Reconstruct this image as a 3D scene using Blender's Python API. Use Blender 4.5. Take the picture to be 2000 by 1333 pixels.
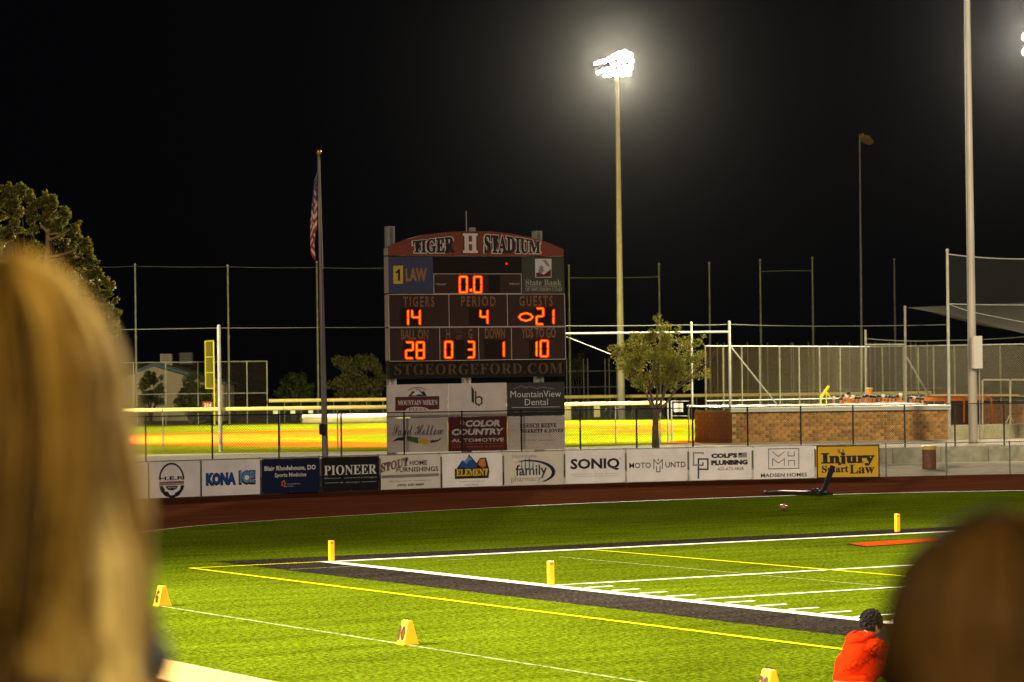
import bpy, bmesh, math, random
import numpy as np
from mathutils import Vector, Matrix, noise as mnoise
R = math.radians
random.seed(7); rng = np.random.default_rng(7)
S = bpy.context.scene
for o in list(bpy.data.objects): bpy.data.objects.remove(o)

# ------------------------------------------------------------------ camera
FP = 5319.73                                   # focal length in photograph pixels (2000 px wide)
CAM = np.array([-27.495, -44.459, 3.835])
YAW, PIT, ROL = 0.539376, 0.0164605, -0.0118802
_f = np.array([math.sin(YAW)*math.cos(PIT), math.cos(YAW)*math.cos(PIT), math.sin(PIT)])
_r = np.array([math.cos(YAW), -math.sin(YAW), 0.0]); _u = np.cross(_r, _f)
RX = math.cos(ROL)*_r + math.sin(ROL)*_u
UP = -math.sin(ROL)*_r + math.cos(ROL)*_u
FW = _f
cd = bpy.data.cameras.new('camera'); cam = bpy.data.objects.new('camera', cd); S.collection.objects.link(cam)
M = Matrix(((RX[0], UP[0], -FW[0], CAM[0]), (RX[1], UP[1], -FW[1], CAM[1]), (RX[2], UP[2], -FW[2], CAM[2]), (0, 0, 0, 1)))
cam.matrix_world = M
cd.sensor_width = 36; cd.lens = 36*FP/2000; cd.clip_start = 0.1; cd.clip_end = 3000
cd.dof.use_dof = True; cd.dof.focus_distance = 64; cd.dof.aperture_fstop = 3.6; cd.dof.aperture_blades = 0
S.camera = cam
# ------------------------------------------------------------------ night sky, exposure
w = bpy.data.worlds.new('World'); S.world = w; w.use_nodes = True
bg = w.node_tree.nodes['Background']; bg.inputs[0].default_value = (0.30, 0.31, 0.42, 1); bg.inputs[1].default_value = 0.004
S.view_settings.view_transform = 'Standard'; S.view_settings.look = 'None'
S.view_settings.exposure = 0; S.view_settings.gamma = 1; S.view_settings.use_curve_mapping = False
cy = S.cycles
cy.use_denoising = True; cy.denoising_prefilter = 'ACCURATE'; cy.denoising_input_passes = 'RGB_ALBEDO_NORMAL'; S.render.filter_size = 1.25; cy.max_bounces = 4; cy.diffuse_bounces = 2; cy.glossy_bounces = 2; cy.transparent_max_bounces = 8
cy.volume_bounces = 0; cy.sample_clamp_indirect = 3; cy.sample_clamp_direct = 0; cy.caustics_reflective = False; cy.caustics_refractive = False

# ------------------------------------------------------------------ stadium lamps out of view, towers not modelled; two are added fill
def spot(name, loc, aim, power, col, cone=60, blend=0.8, rad=1.0):
    l = bpy.data.lights.new(name, 'SPOT'); l.energy = power; l.color = col
    l.spot_size = R(cone); l.spot_blend = blend; l.shadow_soft_size = rad
    o = bpy.data.objects.new(name, l); S.collection.objects.link(o); o.location = loc
    o.rotation_euler = (Vector(aim)-Vector(loc)).to_track_quat('-Z', 'Y').to_euler(); return o
WARM = (1.0, 0.83, 0.60); GOLD = (1.0, 0.87, 0.50)
spot('football_and_fill_lamp', (-42, 6, 31), (17, -15, 0), 700000, WARM, 60, 0.8, 1.2)
spot('football_and_fill_lamp', (-46, -72, 31), (12, -14, 0), 440000, WARM, 40, 0.8, 1.2)
spot('football_and_fill_lamp', (96, -10, 31), (24, -18, 0), 560000, WARM, 44, 0.9, 1.2)
spot('football_and_fill_lamp', (-40, -20, 31), (33, 44, 0), 160000, (1.0, 0.80, 0.64), 90, 0.8, 1.2)   # spill over the track end
spot('football_and_fill_lamp', (-62, -62, 26), (-26, -42, 4), 125000, (1.0, 0.80, 0.46), 40, 0.9, 1.2)  # added fill lamp without a tower, lights the spectators' hair from behind left
spot('football_and_fill_lamp', (12, -96, 24), (-26, -42, 4), 60000, (1.0, 0.82, 0.52), 30, 0.9, 1.2)   # another added fill lamp, lights the heads from behind right

# ------------------------------------------------------------------ pixel rays of the photograph into the world (for measuring)
def ray(px, py): return FW + RX*(px-1000)/FP - UP*(py-666.5)/FP
def at(px, py, z): return CAM + ray(px, py)*z                 # at depth z
def gp(px, py, h=0.0):                                        # on the level h
    d = ray(px, py); return CAM + d*((h-CAM[2])/d[2])
def base(px, z, h):                                           # a point of level h, depth z, in column px
    py = 757 - (h-CAM[2])*FP/z
    for _ in range(4):
        p = at(px, py, z); py += (p[2]-h)*FP/z
    p = at(px, py, z); p[2] = h; return p
def hz(px): return 754.07 - 0.01188*(px-1000)                 # horizon row
def lvl(px, py, z): return float(at(px, py, z)[2])
T = 0.6                                                       # level of the ball park behind the wall

# ------------------------------------------------------------------ materials
def mat(name, col, rough=0.7, metal=0.0, noise=0.0, scale=5.0, bump=0.0, bscale=40.0, emit=None, es=1.0, col2=None, spec=0.4, stretch=None, detail=4):
    m = bpy.data.materials.new(name); m.use_nodes = True; nt = m.node_tree; b = nt.nodes['Principled BSDF']
    b.inputs['Base Color'].default_value = (*col, 1); b.inputs['Roughness'].default_value = rough
    b.inputs['Metallic'].default_value = metal; b.inputs['Specular IOR Level'].default_value = spec
    if noise or bump or col2:
        tc = nt.nodes.new('ShaderNodeTexCoord'); mp = nt.nodes.new('ShaderNodeMapping'); nt.links.new(tc.outputs['Object'], mp.inputs[0])
        if stretch: mp.inputs['Scale'].default_value = stretch
    if noise or col2:
        n = nt.nodes.new('ShaderNodeTexNoise'); n.inputs['Scale'].default_value = scale; n.inputs['Detail'].default_value = detail
        nt.links.new(mp.outputs[0], n.inputs['Vector'])
        cr = nt.nodes.new('ShaderNodeValToRGB'); nt.links.new(n.outputs['Fac'], cr.inputs[0])
        a = col2 if col2 else tuple(c*(1-noise) for c in col); c2 = col if col2 else tuple(min(1, c*(1+noise)) for c in col)
        cr.color_ramp.elements[0].position = 0.35; cr.color_ramp.elements[0].color = (*a, 1)
        cr.color_ramp.elements[1].position = 0.65; cr.color_ramp.elements[1].color = (*c2, 1)
        nt.links.new(cr.outputs[0], b.inputs['Base Color'])
    if bump:
        n2 = nt.nodes.new('ShaderNodeTexNoise'); n2.inputs['Scale'].default_value = bscale; n2.inputs['Detail'].default_value = 5
        nt.links.new(mp.outputs[0], n2.inputs['Vector'])
        bp = nt.nodes.new('ShaderNodeBump'); bp.inputs['Strength'].default_value = bump; bp.inputs['Distance'].default_value = 0.02
        nt.links.new(n2.outputs['Fac'], bp.inputs['Height']); nt.links.new(bp.outputs[0], b.inputs['Normal'])
    if emit:
        b.inputs['Emission Color'].default_value = (*emit, 1); b.inputs['Emission Strength'].default_value = es
    return m
def turf_mat(name, a, b_, c_, coarse=0.12):
    m = bpy.data.materials.new(name); m.use_nodes = True; nt = m.node_tree; N = nt.nodes; L = nt.links; b = N['Principled BSDF']
    b.inputs['Roughness'].default_value = 0.9; b.inputs['Specular IOR Level'].default_value = 0.0
    tc = N.new('ShaderNodeTexCoord')
    n1 = N.new('ShaderNodeTexNoise'); n1.inputs['Scale'].default_value = 13; n1.inputs['Detail'].default_value = 6; n1.inputs['Roughness'].default_value = 0.75
    n2 = N.new('ShaderNodeTexNoise'); n2.inputs['Scale'].default_value = coarse; n2.inputs['Detail'].default_value = 5
    n3 = N.new('ShaderNodeTexNoise'); n3.inputs['Scale'].default_value = 1.1; n3.inputs['Detail'].default_value = 4
    mp = N.new('ShaderNodeMapping'); mp.inputs['Scale'].default_value = (0.35, 1.6, 1); L.new(tc.outputs['Object'], mp.inputs[0])
    L.new(tc.outputs['Object'], n1.inputs['Vector']); L.new(tc.outputs['Object'], n2.inputs['Vector']); L.new(mp.outputs[0], n3.inputs['Vector'])
    cr = N.new('ShaderNodeValToRGB'); e = cr.color_ramp.elements
    e[0].position = 0.38; e[0].color = (*a, 1); e[1].position = 0.63; e[1].color = (*c_, 1); k = cr.color_ramp.elements.new(0.5); k.color = (*b_, 1)
    L.new(n1.outputs['Fac'], cr.inputs[0])
    mx = N.new('ShaderNodeMix'); mx.data_type = 'RGBA'; mx.blend_type = 'MULTIPLY'; mx.inputs[0].default_value = 1
    ad = N.new('ShaderNodeMath'); ad.operation = 'MULTIPLY_ADD'; ad.inputs[1].default_value = 1.3; ad.inputs[2].default_value = 0.35; L.new(n2.outputs['Fac'], ad.inputs[0])
    a3 = N.new('ShaderNodeMath'); a3.operation = 'MULTIPLY_ADD'; a3.inputs[1].default_value = 1.3; a3.inputs[2].default_value = 0.35; L.new(n3.outputs['Fac'], a3.inputs[0])
    mu = N.new('ShaderNodeMath'); mu.operation = 'MULTIPLY'; L.new(ad.outputs[0], mu.inputs[0]); L.new(a3.outputs[0], mu.inputs[1])
    L.new(cr.outputs[0], mx.inputs[6]); L.new(mu.outputs[0], mx.inputs[7]); L.new(mx.outputs[2], b.inputs['Base Color'])
    bp = N.new('ShaderNodeBump'); bp.inputs['Strength'].default_value = 0.7; bp.inputs['Distance'].default_value = 0.03
    L.new(n1.outputs['Fac'], bp.inputs['Height']); L.new(bp.outputs[0], b.inputs['Normal'])
    return m
MT = {}
def mm(k, *a, **kw):
    if k not in MT: MT[k] = mat(k, *a, **kw)
    return MT[k]
turf = turf_mat('artificial_turf', (0.011, 0.021, 0.0010), (0.055, 0.086, 0.0022), (0.148, 0.190, 0.008))
blackturf = turf_mat('black_turf', (0.006, 0.006, 0.005), (0.018, 0.016, 0.014), (0.06, 0.05, 0.04))
ballgrass = turf_mat('ball_park_grass', (0.065, 0.080, 0.001), (0.11, 0.125, 0.0015), (0.15, 0.16, 0.002), 0.05)
paintw = mat('white_line_paint', (0.8, 0.78, 0.66), 0.9, spec=0.0, noise=0.18, scale=14, bump=0.5, bscale=30)
paintf = mat('worn_white_line', (0.30, 0.33, 0.15), 0.9, col2=(0.05, 0.085, 0.005), scale=9, spec=0.0)
painty = mat('yellow_line', (0.62, 0.60, 0.01), 0.9, spec=0.0, noise=0.15, scale=14)
orangep = mat('orange_paint', (0.34, 0.045, 0.006), 0.9, spec=0.0, noise=0.2, scale=14)
trackm = mat('running_track', (0.088, 0.027, 0.012), 0.9, spec=0.0, noise=0.25, scale=1.2, bump=0.3, bscale=60, stretch=(0.2, 1.5, 1))
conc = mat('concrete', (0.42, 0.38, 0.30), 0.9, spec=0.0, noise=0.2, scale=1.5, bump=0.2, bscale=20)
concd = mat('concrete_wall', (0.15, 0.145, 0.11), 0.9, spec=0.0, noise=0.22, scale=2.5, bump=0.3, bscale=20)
dirt = mat('infield_dirt', (0.34, 0.085, 0.005), 0.95, spec=0.0, noise=0.18, scale=0.6, bump=0.2, bscale=10)
soil = mat('dark_soil', (0.05, 0.04, 0.022), 0.95, spec=0.0, noise=0.4, scale=0.6, bump=0.4, bscale=6)
galv = mat('galvanised_steel', (0.30, 0.30, 0.28), 0.6, 0.15, spec=0.15, noise=0.15, scale=3)
galvd = mat('dull_galvanised_steel', (0.16, 0.16, 0.145), 0.6, 0.15, spec=0.15, noise=0.2, scale=3)
blkst = mat('black_steel', (0.014, 0.013, 0.012), 0.6, 0.0, spec=0.12)
wire = mat('galvanised_wire', (0.13, 0.13, 0.115), 0.9, spec=0.0)
blkwire = mat('black_wire', (0.02, 0.019, 0.017), 0.9, spec=0.0)
netm = mat('dark_netting', (0.035, 0.038, 0.035), 0.9, spec=0.0); brw = mat('brown_lit_wire', (0.12, 0.095, 0.055), 0.7, spec=0.1)
polem = mat('weathered_steel_pole', (0.21, 0.19, 0.165), 0.6, 0.1, spec=0.15, noise=0.15, scale=1.5, stretch=(1, 1, 0.2))
capm = mat('yellow_fence_cap', (0.75, 0.62, 0.22), 0.5, noise=0.1, scale=2)
vinyl = mat('white_vinyl', (0.74, 0.72, 0.68), 0.5, noise=0.07, scale=1.5, bump=0.8, bscale=1.3)
blk = mat('black_print', (0.012, 0.012, 0.014), 0.6)
barkm = mat('bark', (0.09, 0.065, 0.04), 0.9, noise=0.3, scale=9, bump=0.6, bscale=30)

# ------------------------------------------------------------------ mesh building
class MB:
    def __init__(s): s.v = []; s.f = []; s.mi = []
    def add(s, vs, fs, mi=0):
        n = len(s.v); s.v += [tuple(map(float, p)) for p in vs]; s.f += [tuple(n+i for i in f) for f in fs]; s.mi += [mi]*len(fs); return s
    def box(s, c, hx, hy, hz_, X=(1, 0, 0), Y=(0, 1, 0), Z=(0, 0, 1), mi=0):
        c = np.array(c, float); X, Y, Z = np.array(X)*hx, np.array(Y)*hy, np.array(Z)*hz_
        vs = [c+a*X+b*Y+d*Z for a in (-1, 1) for b in (-1, 1) for d in (-1, 1)]
        return s.add(vs, [(0, 1, 3, 2), (4, 6, 7, 5), (0, 4, 5, 1), (2, 3, 7, 6), (0, 2, 6, 4), (1, 5, 7, 3)], mi)
    def tube(s, pts, r, n=8, cap=True, mi=0):
        P = [np.array(p, float) for p in pts]; rs = r if hasattr(r, '__len__') else [r]*len(P); vs = []; fs = []
        for i, p in enumerate(P):
            t = (P[min(i+1, len(P)-1)]-P[max(i-1, 0)]); t /= (np.linalg.norm(t)+1e-9)
            a = np.array([0, 0, 1.0]) if abs(t[2]) < 0.9 else np.array([1.0, 0, 0]); x = np.cross(t, a); x /= np.linalg.norm(x); y = np.cross(t, x)
            for k in range(n):
                an = 2*math.pi*k/n; vs.append(p+rs[i]*(math.cos(an)*x+math.sin(an)*y))
        for i in range(len(P)-1):
            for k in range(n): fs.append((i*n+k, i*n+(k+1) % n, (i+1)*n+(k+1) % n, (i+1)*n+k))
        if cap: fs.append(tuple(range(n))); fs.append(tuple((len(P)-1)*n+k for k in range(n)[::-1]))
        return s.add(vs, fs, mi)
    def bar(s, a, b, r, n=3): return s.tube([a, b], r, n, False)
    def prism(s, poly, d, mi=0):                 # polygon of 3D points extruded by vector d
        n = len(poly); P = [np.array(p, float) for p in poly]; Q = [p+np.array(d, float) for p in P]
        return s.add(P+Q, [tuple(range(n)), tuple(range(2*n-1, n-1, -1))]+[(i, (i+1) % n, n+(i+1) % n, n+i) for i in range(n)], mi)
    def ball(s, c, rx, ry=None, rz=None, n=12, m=8, mi=0):
        ry = ry or rx; rz = rz or rx; vs = []; fs = []
        for j in range(m+1):
            th = math.pi*j/m
            for k in range(n): vs.append((c[0]+rx*math.sin(th)*math.cos(2*math.pi*k/n), c[1]+ry*math.sin(th)*math.sin(2*math.pi*k/n), c[2]+rz*math.cos(th)))
        for j in range(m):
            for k in range(n): fs.append((j*n+k, (j+1)*n+k, (j+1)*n+(k+1) % n, j*n+(k+1) % n))
        return s.add(vs, fs, mi)
    def build(s, name, m, parent=None, origin=None, smooth=False):
        me = bpy.data.meshes.new(name); V = np.array(s.v, float).reshape(-1, 3)
        off = np.zeros(3)
        if parent is not None: off = np.array(parent.matrix_world.translation) if False else np.array(LOC.get(parent.name, (0, 0, 0)))
        elif origin is not None: off = np.array(origin, float)
        me.from_pydata((V-off).tolist(), [], s.f)
        ms = m if isinstance(m, (list, tuple)) else [m]
        for x in ms: me.materials.append(x)
        if len(ms) > 1: me.polygons.foreach_set('material_index', s.mi)
        if smooth: me.shade_smooth()
        me.update(); return link(name, me, parent, off if parent is None else None)
LOC = {}
def link(name, me, parent=None, loc=None):
    o = bpy.data.objects.new(name, me); S.collection.objects.link(o)
    if parent is not None: o.parent = parent; LOC[o.name] = LOC.get(parent.name, (0, 0, 0))
    elif loc is not None: o.location = loc; LOC[o.name] = tuple(loc)
    return o
def thing(name, loc, label, cat, group=None):
    o = bpy.data.objects.new(name, None); S.collection.objects.link(o); o.location = loc; LOC[o.name] = tuple(loc)
    o.empty_display_size = 0.3; return tag(o, label, cat, group)
def tag(o, label=None, cat=None, group=None, kind=None):
    if label: o['label'] = label
    if cat: o['category'] = cat
    if group: o['group'] = group
    if kind: o['kind'] = kind
    return o
def sheet(name, poly, m, z, kind='structure', parent=None, grid=0):
    b = MB(); b.add([(p[0], p[1], z) for p in poly], [tuple(range(len(poly)))]); o = b.build(name, m, parent); 
    if kind: o['kind'] = kind
    return o
def ribbon(name, pts, w_, m, z, closed=False, kind='structure', side=0.0):   # flat strip along a line; side shifts it
    P = [np.array(p[:2], float) for p in pts]; L = []; Rr = []
    for i, p in enumerate(P):
        t = P[min(i+1, len(P)-1)]-P[max(i-1, 0)]; t /= np.linalg.norm(t); nrm = np.array([-t[1], t[0]])
        L.append(p+nrm*(w_/2+side)); Rr.append(p-nrm*(w_/2-side))
    b = MB(); n = len(P); b.add([(*p, z) for p in L]+[(*p, z) for p in Rr], [(i, n+i, n+i+1, i+1) for i in range(n-1)])
    o = b.build(name, m); o['kind'] = kind; return o
def smooth_path(pts, k=8):
    P = [np.array(p, float) for p in pts]; out = []
    for i in range(len(P)-1):
        p0, p1, p2, p3 = P[max(i-1, 0)], P[i], P[i+1], P[min(i+2, len(P)-1)]
        for j in range(k):
            t = j/k; out.append(0.5*((2*p1)+(-p0+p2)*t+(2*p0-5*p1+4*p2-p3)*t*t+(-p0+3*p1-3*p2+p3)*t**3))
    out.append(P[-1]); return out

# ================================================================== GROUND
sheet('ground', [(-290, -290), (1090, -290), (1090, 1190), (-290, 1190)], soil, -0.012)
inner = smooth_path([(-11.9, -90), (-11.9, -40), (-11.9, -8), (-11.0, 3), (-8, 12), (-3.3, 19.2), (2.0, 24.2), (6.6, 27.0), (16.7, 29.7), (24.4, 30.2), (30, 29.6), (36.2, 27.4), (43, 23), (51, 14), (57, 3), (60.7, -10), (60.7, -40), (60.7, -90)])
b = MB(); b.add([(p[0], p[1], 0.0) for p in inner], [tuple(range(len(inner)))]); tf = b.build('football_turf', turf); tf['kind'] = 'structure'
fence1 = smooth_path([(-45, 2), (-30, 26), (-12, 39.5), (0, 43), (10.8, 44.4), (16, 44.85), (22.8, 45.05), (28.5, 44.9), (33.6, 44.1), (39, 42.7), (43.5, 41.3), (47.4, 40.0), (60, 33), (80, 10), (84, -30)], 10)
b = MB(); outer = [(-26.5, -90), (-26.5, -30)]+[(p[0], p[1]) for p in fence1 if p[0] > -44]+[(84, -90)]
n = len(inner)
# the track: a sheet just under the turf
b.add([(p[0], p[1], -0.004) for p in outer], [tuple(range(len(outer)))]); trk = b.build('running_track', trackm); trk['kind'] = 'structure'
far_edge = [p for p in inner if p[1] > 10]; near_edge = [p for p in inner if p[1] <= 12 and p[0] < 10]
ribbon('track_kerb', inner, 0.16, mat('kerb', (0.36, 0.23, 0.09), 0.8, noise=0.15), 0.008)
ribbon('track_apron', [(-12.45, -90), (-12.45, -8), (-12.0, -2)], 1.02, mat('apron', (0.50, 0.32, 0.12), 0.9, spec=0.0, noise=0.1), 0.004)
for k in range(9):                                            # lane lines
    pass
# painted markings
def rect(x0, y0, x1, y1): return [(x0, y0), (x1, y0), (x1, y1), (x0, y1)]
Yd = 0.9144
sheet('black_border', rect(-2.05, -90, -0.16, 11.0), blackturf, 0.004)
sheet('black_border', rect(-0.16, 9.33, 51, 11.0), blackturf, 0.004)
sheet('white_sideline', rect(-0.30, -90, 0.0, 9.42), paintw, 0.008)
sheet('white_end_line', rect(0.0, 9.14, 48.9, 9.42), paintw, 0.008)
def yl(name, y, x0, x1, w_=0.1, m=paintw, z=0.008): return sheet(name, rect(x0, y-w_/2, x1, y+w_/2), m, z)
yl('goal_line', 0, 0.0, 48.8, 0.14)
for k in range(1, 14): yl('yard_line', -5*Yd*k, 0.1, 48.8, 0.11)
for k in range(1, 60):
    if k % 5: yl('yard_tick', -k*Yd, 0.12, 0.74, 0.11)
sheet('yellow_boundary', rect(-3.46, -90, -3.36, 9.35), painty, 0.012)
sheet('yellow_boundary', rect(-3.36, 9.25, -0.30, 9.35), painty, 0.012)
sheet('yellow_boundary', rect(6.52, -60, 6.62, 9.1), painty, 0.012)
sheet('worn_line', rect(4.62, -60, 4.70, 7.3), paintf, 0.004)
sheet('worn_line', rect(-8.08, -90, -8.0, 0.2), paintf, 0.004)
sheet('worn_line', rect(-1.97, 7.42, -0.32, 7.48), paintf, 0.012)
sheet('worn_line', rect(1.9, 8.0, 2.9, 8.08), paintf, 0.004)
op = [gp(*q) for q in [(1655, 1063.3), (1690, 1068.4), (1745, 1065), (1870, 1056), (1870, 1050.5), (1720, 1058.3)]]
c0 = sum(op)/len(op)
sheet('end_zone_lettering_edge', [c0+(p-c0)*1.05 for p in op], blackturf, 0.012)
sheet('end_zone_lettering', [c0+(p-c0)*0.97 for p in op], orangep, 0.016)

# raised ball park level with its retaining wall
wallL, wallR = base(200, 116, 0), base(2300, 131, 0)
wl = [wallL[:2], wallR[:2]]; wd = (wallR-wallL)[:2]; wlen = np.linalg.norm(wd); wd /= wlen; wn = np.array([-wd[1], wd[0]])
def wallpt(px):                                               # plan point of the wall line in column px
    d = ray(px, 900); a = np.array([[d[0], -wd[0]], [d[1], -wd[1]]]); t = np.linalg.solve(a, wallL[:2]-CAM[:2]); return CAM[:2]+d[:2]*t[0]
A = wallL[:2]-wd*60; B = wallR[:2]+wd*120
sheet('ball_park_ground', [A+wn*0.2, B+wn*0.2, B+wn*700, A+wn*700], soil, T-0.012)
sheet('path', [p[:2]+np.array([0, .1]) for p in fence1 if 25 < p[0] < 80]+[wallpt(2600), wallpt(1200)], conc, 0.004)
# concrete apron on the raised level
ap = [wallpt(100)+wn*0.3, wallpt(2250)+wn*0.3, gp(2250, 838, T)[:2], gp(1852, 842, T)[:2], gp(1500, 848, T)[:2], gp(1340, 867, T)[:2], gp(1240, 870, T)[:2], gp(1105, 874, T)[:2], gp(760, 881.5, T)[:2], gp(450, 885.5, T)[:2], gp(100, 892, T)[:2]]
sheet('concrete_apron', ap, conc, T)
gr = [gp(100, 892, T), gp(450, 885.5, T), gp(760, 881.5, T), gp(1105, 874, T), gp(1240, 870, T), gp(1345, 867, T), gp(1500, 848, T), gp(1852, 842, T), gp(2250, 838, T), gp(2250, 812, T), gp(1105, 820.5, T), gp(600, 825.5, T), gp(100, 831, T)]
sheet('ball_park_grass', [g[:2] for g in gr], ballgrass, T-0.004)
def dsheet(name, pts, m=dirt, z=T+0.004): return sheet(name, [gp(*q, T)[:2] for q in pts], m, z)
dsheet('infield_dirt', [(60, 851), (280, 848), (450, 843.5), (600, 840), (780, 836.5), (1105, 827.5), (1350, 827), (1350, 833), (1240, 834), (1105, 836), (900, 842), (780, 846), (700, 851), (600, 853.5), (480, 856), (600, 859.5), (700, 863), (800, 866.5), (870, 870), (800, 874), (700, 874.5), (450, 872.5), (280, 869), (60, 872)])
dsheet('pitching_mound_dirt', [(1150, 844), (1185, 841), (1240, 838.3), (1290, 838.6), (1345, 842.5), (1320, 844), (1240, 846), (1180, 846)], dirt)
dsheet('dugout_path_dirt', [(1300, 863), (1345, 859.5), (1425, 862), (1425, 866), (1300, 866)], dirt)

# ------------------------------------------------------------------ chain link
def clink(b, o, u, L, h, pitch=0.08, r=0.0028, z0=0.0):       # two families of diagonal wires on plane o + s*u + z
    o = np.array(o, float); u = np.array(u, float)
    for sgn, off in ((1, 0.0), (-1, 0.012)):
        s0 = -h if sgn > 0 else 0.0; s = s0
        nrm = np.array([-u[1], u[0], 0])*off
        while s < (L if sgn > 0 else L+h):
            a, c = (s, 0.0), (s+sgn*h, h)
            # clip to 0..L
            def cl(p, q):
                (x0, y0), (x1, y1) = p, q
                if x0 > x1: x0, y0, x1, y1 = x1, y1, x0, y0
                if x1 <= 0 or x0 >= L: return None
                if x0 < 0: y0 += (y1-y0)*(-x0)/(x1-x0); x0 = 0
                if x1 > L: y1 = y0+(y1-y0)*(L-x0)/(x1-x0); x1 = L
                return (x0, y0), (x1, y1)
            q = cl(a, c)
            if q and abs(q[0][0]-q[1][0]) > 1e-3:
                p0 = o+u*q[0][0]+np.array([0, 0, z0+q[0][1]])+nrm; p1 = o+u*q[1][0]+np.array([0, 0, z0+q[1][1]])+nrm
                b.bar(p0, p1, r)
            s += pitch
def fence(name, label, path, h, z0, post_at, pm, wm, pr=0.035, rr=0.022, rails=(1.0,), pitch=0.08, wr=0.0028, group=None, cap=None, capr=0.1, mesh=True, post_h=None, cat='fence'):
    P = [np.array([p[0], p[1], z0]) for p in path]
    root = thing(name, tuple(P[0]), label, cat, group)
    for q in post_at:
        MB().tube([(q[0], q[1], z0-0.05), (q[0], q[1], z0+(post_h or h+0.03))], pr, 8).build('post', pm, root)
    for f in rails:
        MB().tube([p+np.array([0, 0, h*f-0.01]) for p in P], rr, 6).build('rail', pm, root)
    if mesh:
        b = MB()
        for a, c in zip(P[:-1], P[1:]):
            d = c-a; L = np.linalg.norm(d)
            if L > 1e-3: clink(b, a, d/L, L, h, pitch, wr)
        tag(b.build('chain_link_mesh', wm, root), kind='stuff')
    if cap:
        for i in range(len(P)-1):
            a, c = P[i], P[i+1]; d = c-a; L = np.linalg.norm(d); k = max(1, int(round(L/6.0)))
            for j in range(k):
                MB().tube([a+d*((j+0.003)/k)+np.array([0, 0, h]), a+d*((j+0.997)/k)+np.array([0, 0, h])], capr, 10).build('fence_cap', cap, root, smooth=False)
    return root
def plan_hit(path, px):                                        # where column px meets a plan polyline
    d = ray(px, 900)[:2]; best = None
    for a, c in zip(path[:-1], path[1:]):
        a = np.array(a[:2]); c = np.array(c[:2]); e = c-a
        Mx = np.array([[d[0], -e[0]], [d[1], -e[1]]])
        if abs(np.linalg.det(Mx)) < 1e-9: continue
        t, s = np.linalg.solve(Mx, a-CAM[:2])
        if t > 0 and -1e-6 <= s <= 1+1e-6 and (best is None or t < best[0]): best = (t, CAM[:2]+d*t)
    return best[1]
# track-side fence that carries the banners
f1 = [p for p in fence1 if -12 < p[0] < 60]
BX = [232, 290, 392.5, 509.5, 626, 742, 862, 983, 1102.5, 1222.5, 1344.5, 1470, 1592.5, 1719]
posts1 = [plan_hit(f1, x) for x in BX+[1734, 1852, 1976, 2080]]
nor = lambda p, k=0.08: np.array([p[0], p[1]])+np.array([-0.25, 1.0])*k
fence('chain_link_fence', 'low chain-link fence curving round the track end with the row of banners tied to it', [(p[0]+0.0, p[1]+0.09) for p in f1], 1.33, 0.0,
      [nor(p, 0.09) for p in posts1], galvd, wire, 0.03, 0.022, wr=0.0035)

# ------------------------------------------------------------------ flat print on planes
class Plane:
    def __init__(s, o, u, v):
        s.o = np.array(o, float); s.u = np.array(u, float); s.v = np.array(v, float); s.u /= np.linalg.norm(s.u); s.v -= s.u*(s.v@s.u); s.v /= np.linalg.norm(s.v)
        s.n = np.cross(s.u, s.v)
        if s.n @ (CAM-s.o) < 0: s.n = -s.n
    def hit(s, px, py, off=0.0):
        d = ray(px, py); o = s.o+s.n*off; return CAM+d*(((o-CAM)@s.n)/(d@s.n))
    def loc(s, px, py): q = s.hit(px, py)-s.o; return q@s.u, q@s.v
    def pt(s, a, b, off=0.0): return s.o+s.u*a+s.v*b+s.n*off
TXT = {}
def text_mesh(body, bold=0.0, shear=0.0, space=1.0):
    k = (body, bold, shear, space)
    if k not in TXT:
        c = bpy.data.curves.new('t', 'FONT'); c.body = body; c.offset = bold; c.shear = shear; c.resolution_u = 2; c.space_character = space; c.align_x = 'CENTER'
        o = bpy.data.objects.new('t', c); S.collection.objects.link(o); bpy.context.view_layer.update()
        me = bpy.data.meshes.new_from_object(o.evaluated_get(bpy.context.evaluated_depsgraph_get()))
        V = np.array([v.co[:2] for v in me.vertices]); F = [tuple(p.vertices) for p in me.polygons]
        bpy.data.objects.remove(o); bpy.data.curves.remove(c); bpy.data.meshes.remove(me)
        TXT[k] = (V, F)
    return TXT[k]
def ser(s):                                                    # bold serif letterforms
    out = ''
    for ch in s:
        if 'A' <= ch <= 'Z': out += chr(0x1D400+ord(ch)-65)
        elif 'a' <= ch <= 'z': out += chr(0x1D41A+ord(ch)-97)
        elif '0' <= ch <= '9': out += chr(0x1D7CE+ord(ch)-48)
        else: out += ch
    return out
def scr(s):                                                    # bold script letterforms
    return ''.join(chr(0x1D4D0+ord(c)-65) if 'A' <= c <= 'Z' else chr(0x1D4EA+ord(c)-97) if 'a' <= c <= 'z' else c for c in s)
def text(pl, body, box, m, parent, name='lettering', off=0.006, bold=0.0, shear=0.0, space=1.0, bend=None):
    V, F = text_mesh(body, bold, shear, space); x0, y0, x1, y1 = box
    a0, b0 = pl.loc(x0, y1); a1, b1 = pl.loc(x1, y0); mn, mx = V.min(0), V.max(0)
    W = (V-mn)/(mx-mn); b = MB(); A_ = a0+W[:, 0]*(a1-a0); t = W[:, 1]
    tilt = pl.loc(x1, y1)[1]-b0                                # keep the base line along the plane's own rise in the picture
    Bv = b0+t*(b1-b0)
    if bend: lo = np.array([bend(x)[0] for x in W[:, 0]]); hi = np.array([bend(x)[1] for x in W[:, 0]]); Bv = b0+(b1-b0)*(lo+(hi-lo)*t)
    b.add([pl.pt(a, c, off) for a, c in zip(A_, Bv)], F); return b.build(name, m, parent)
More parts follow.
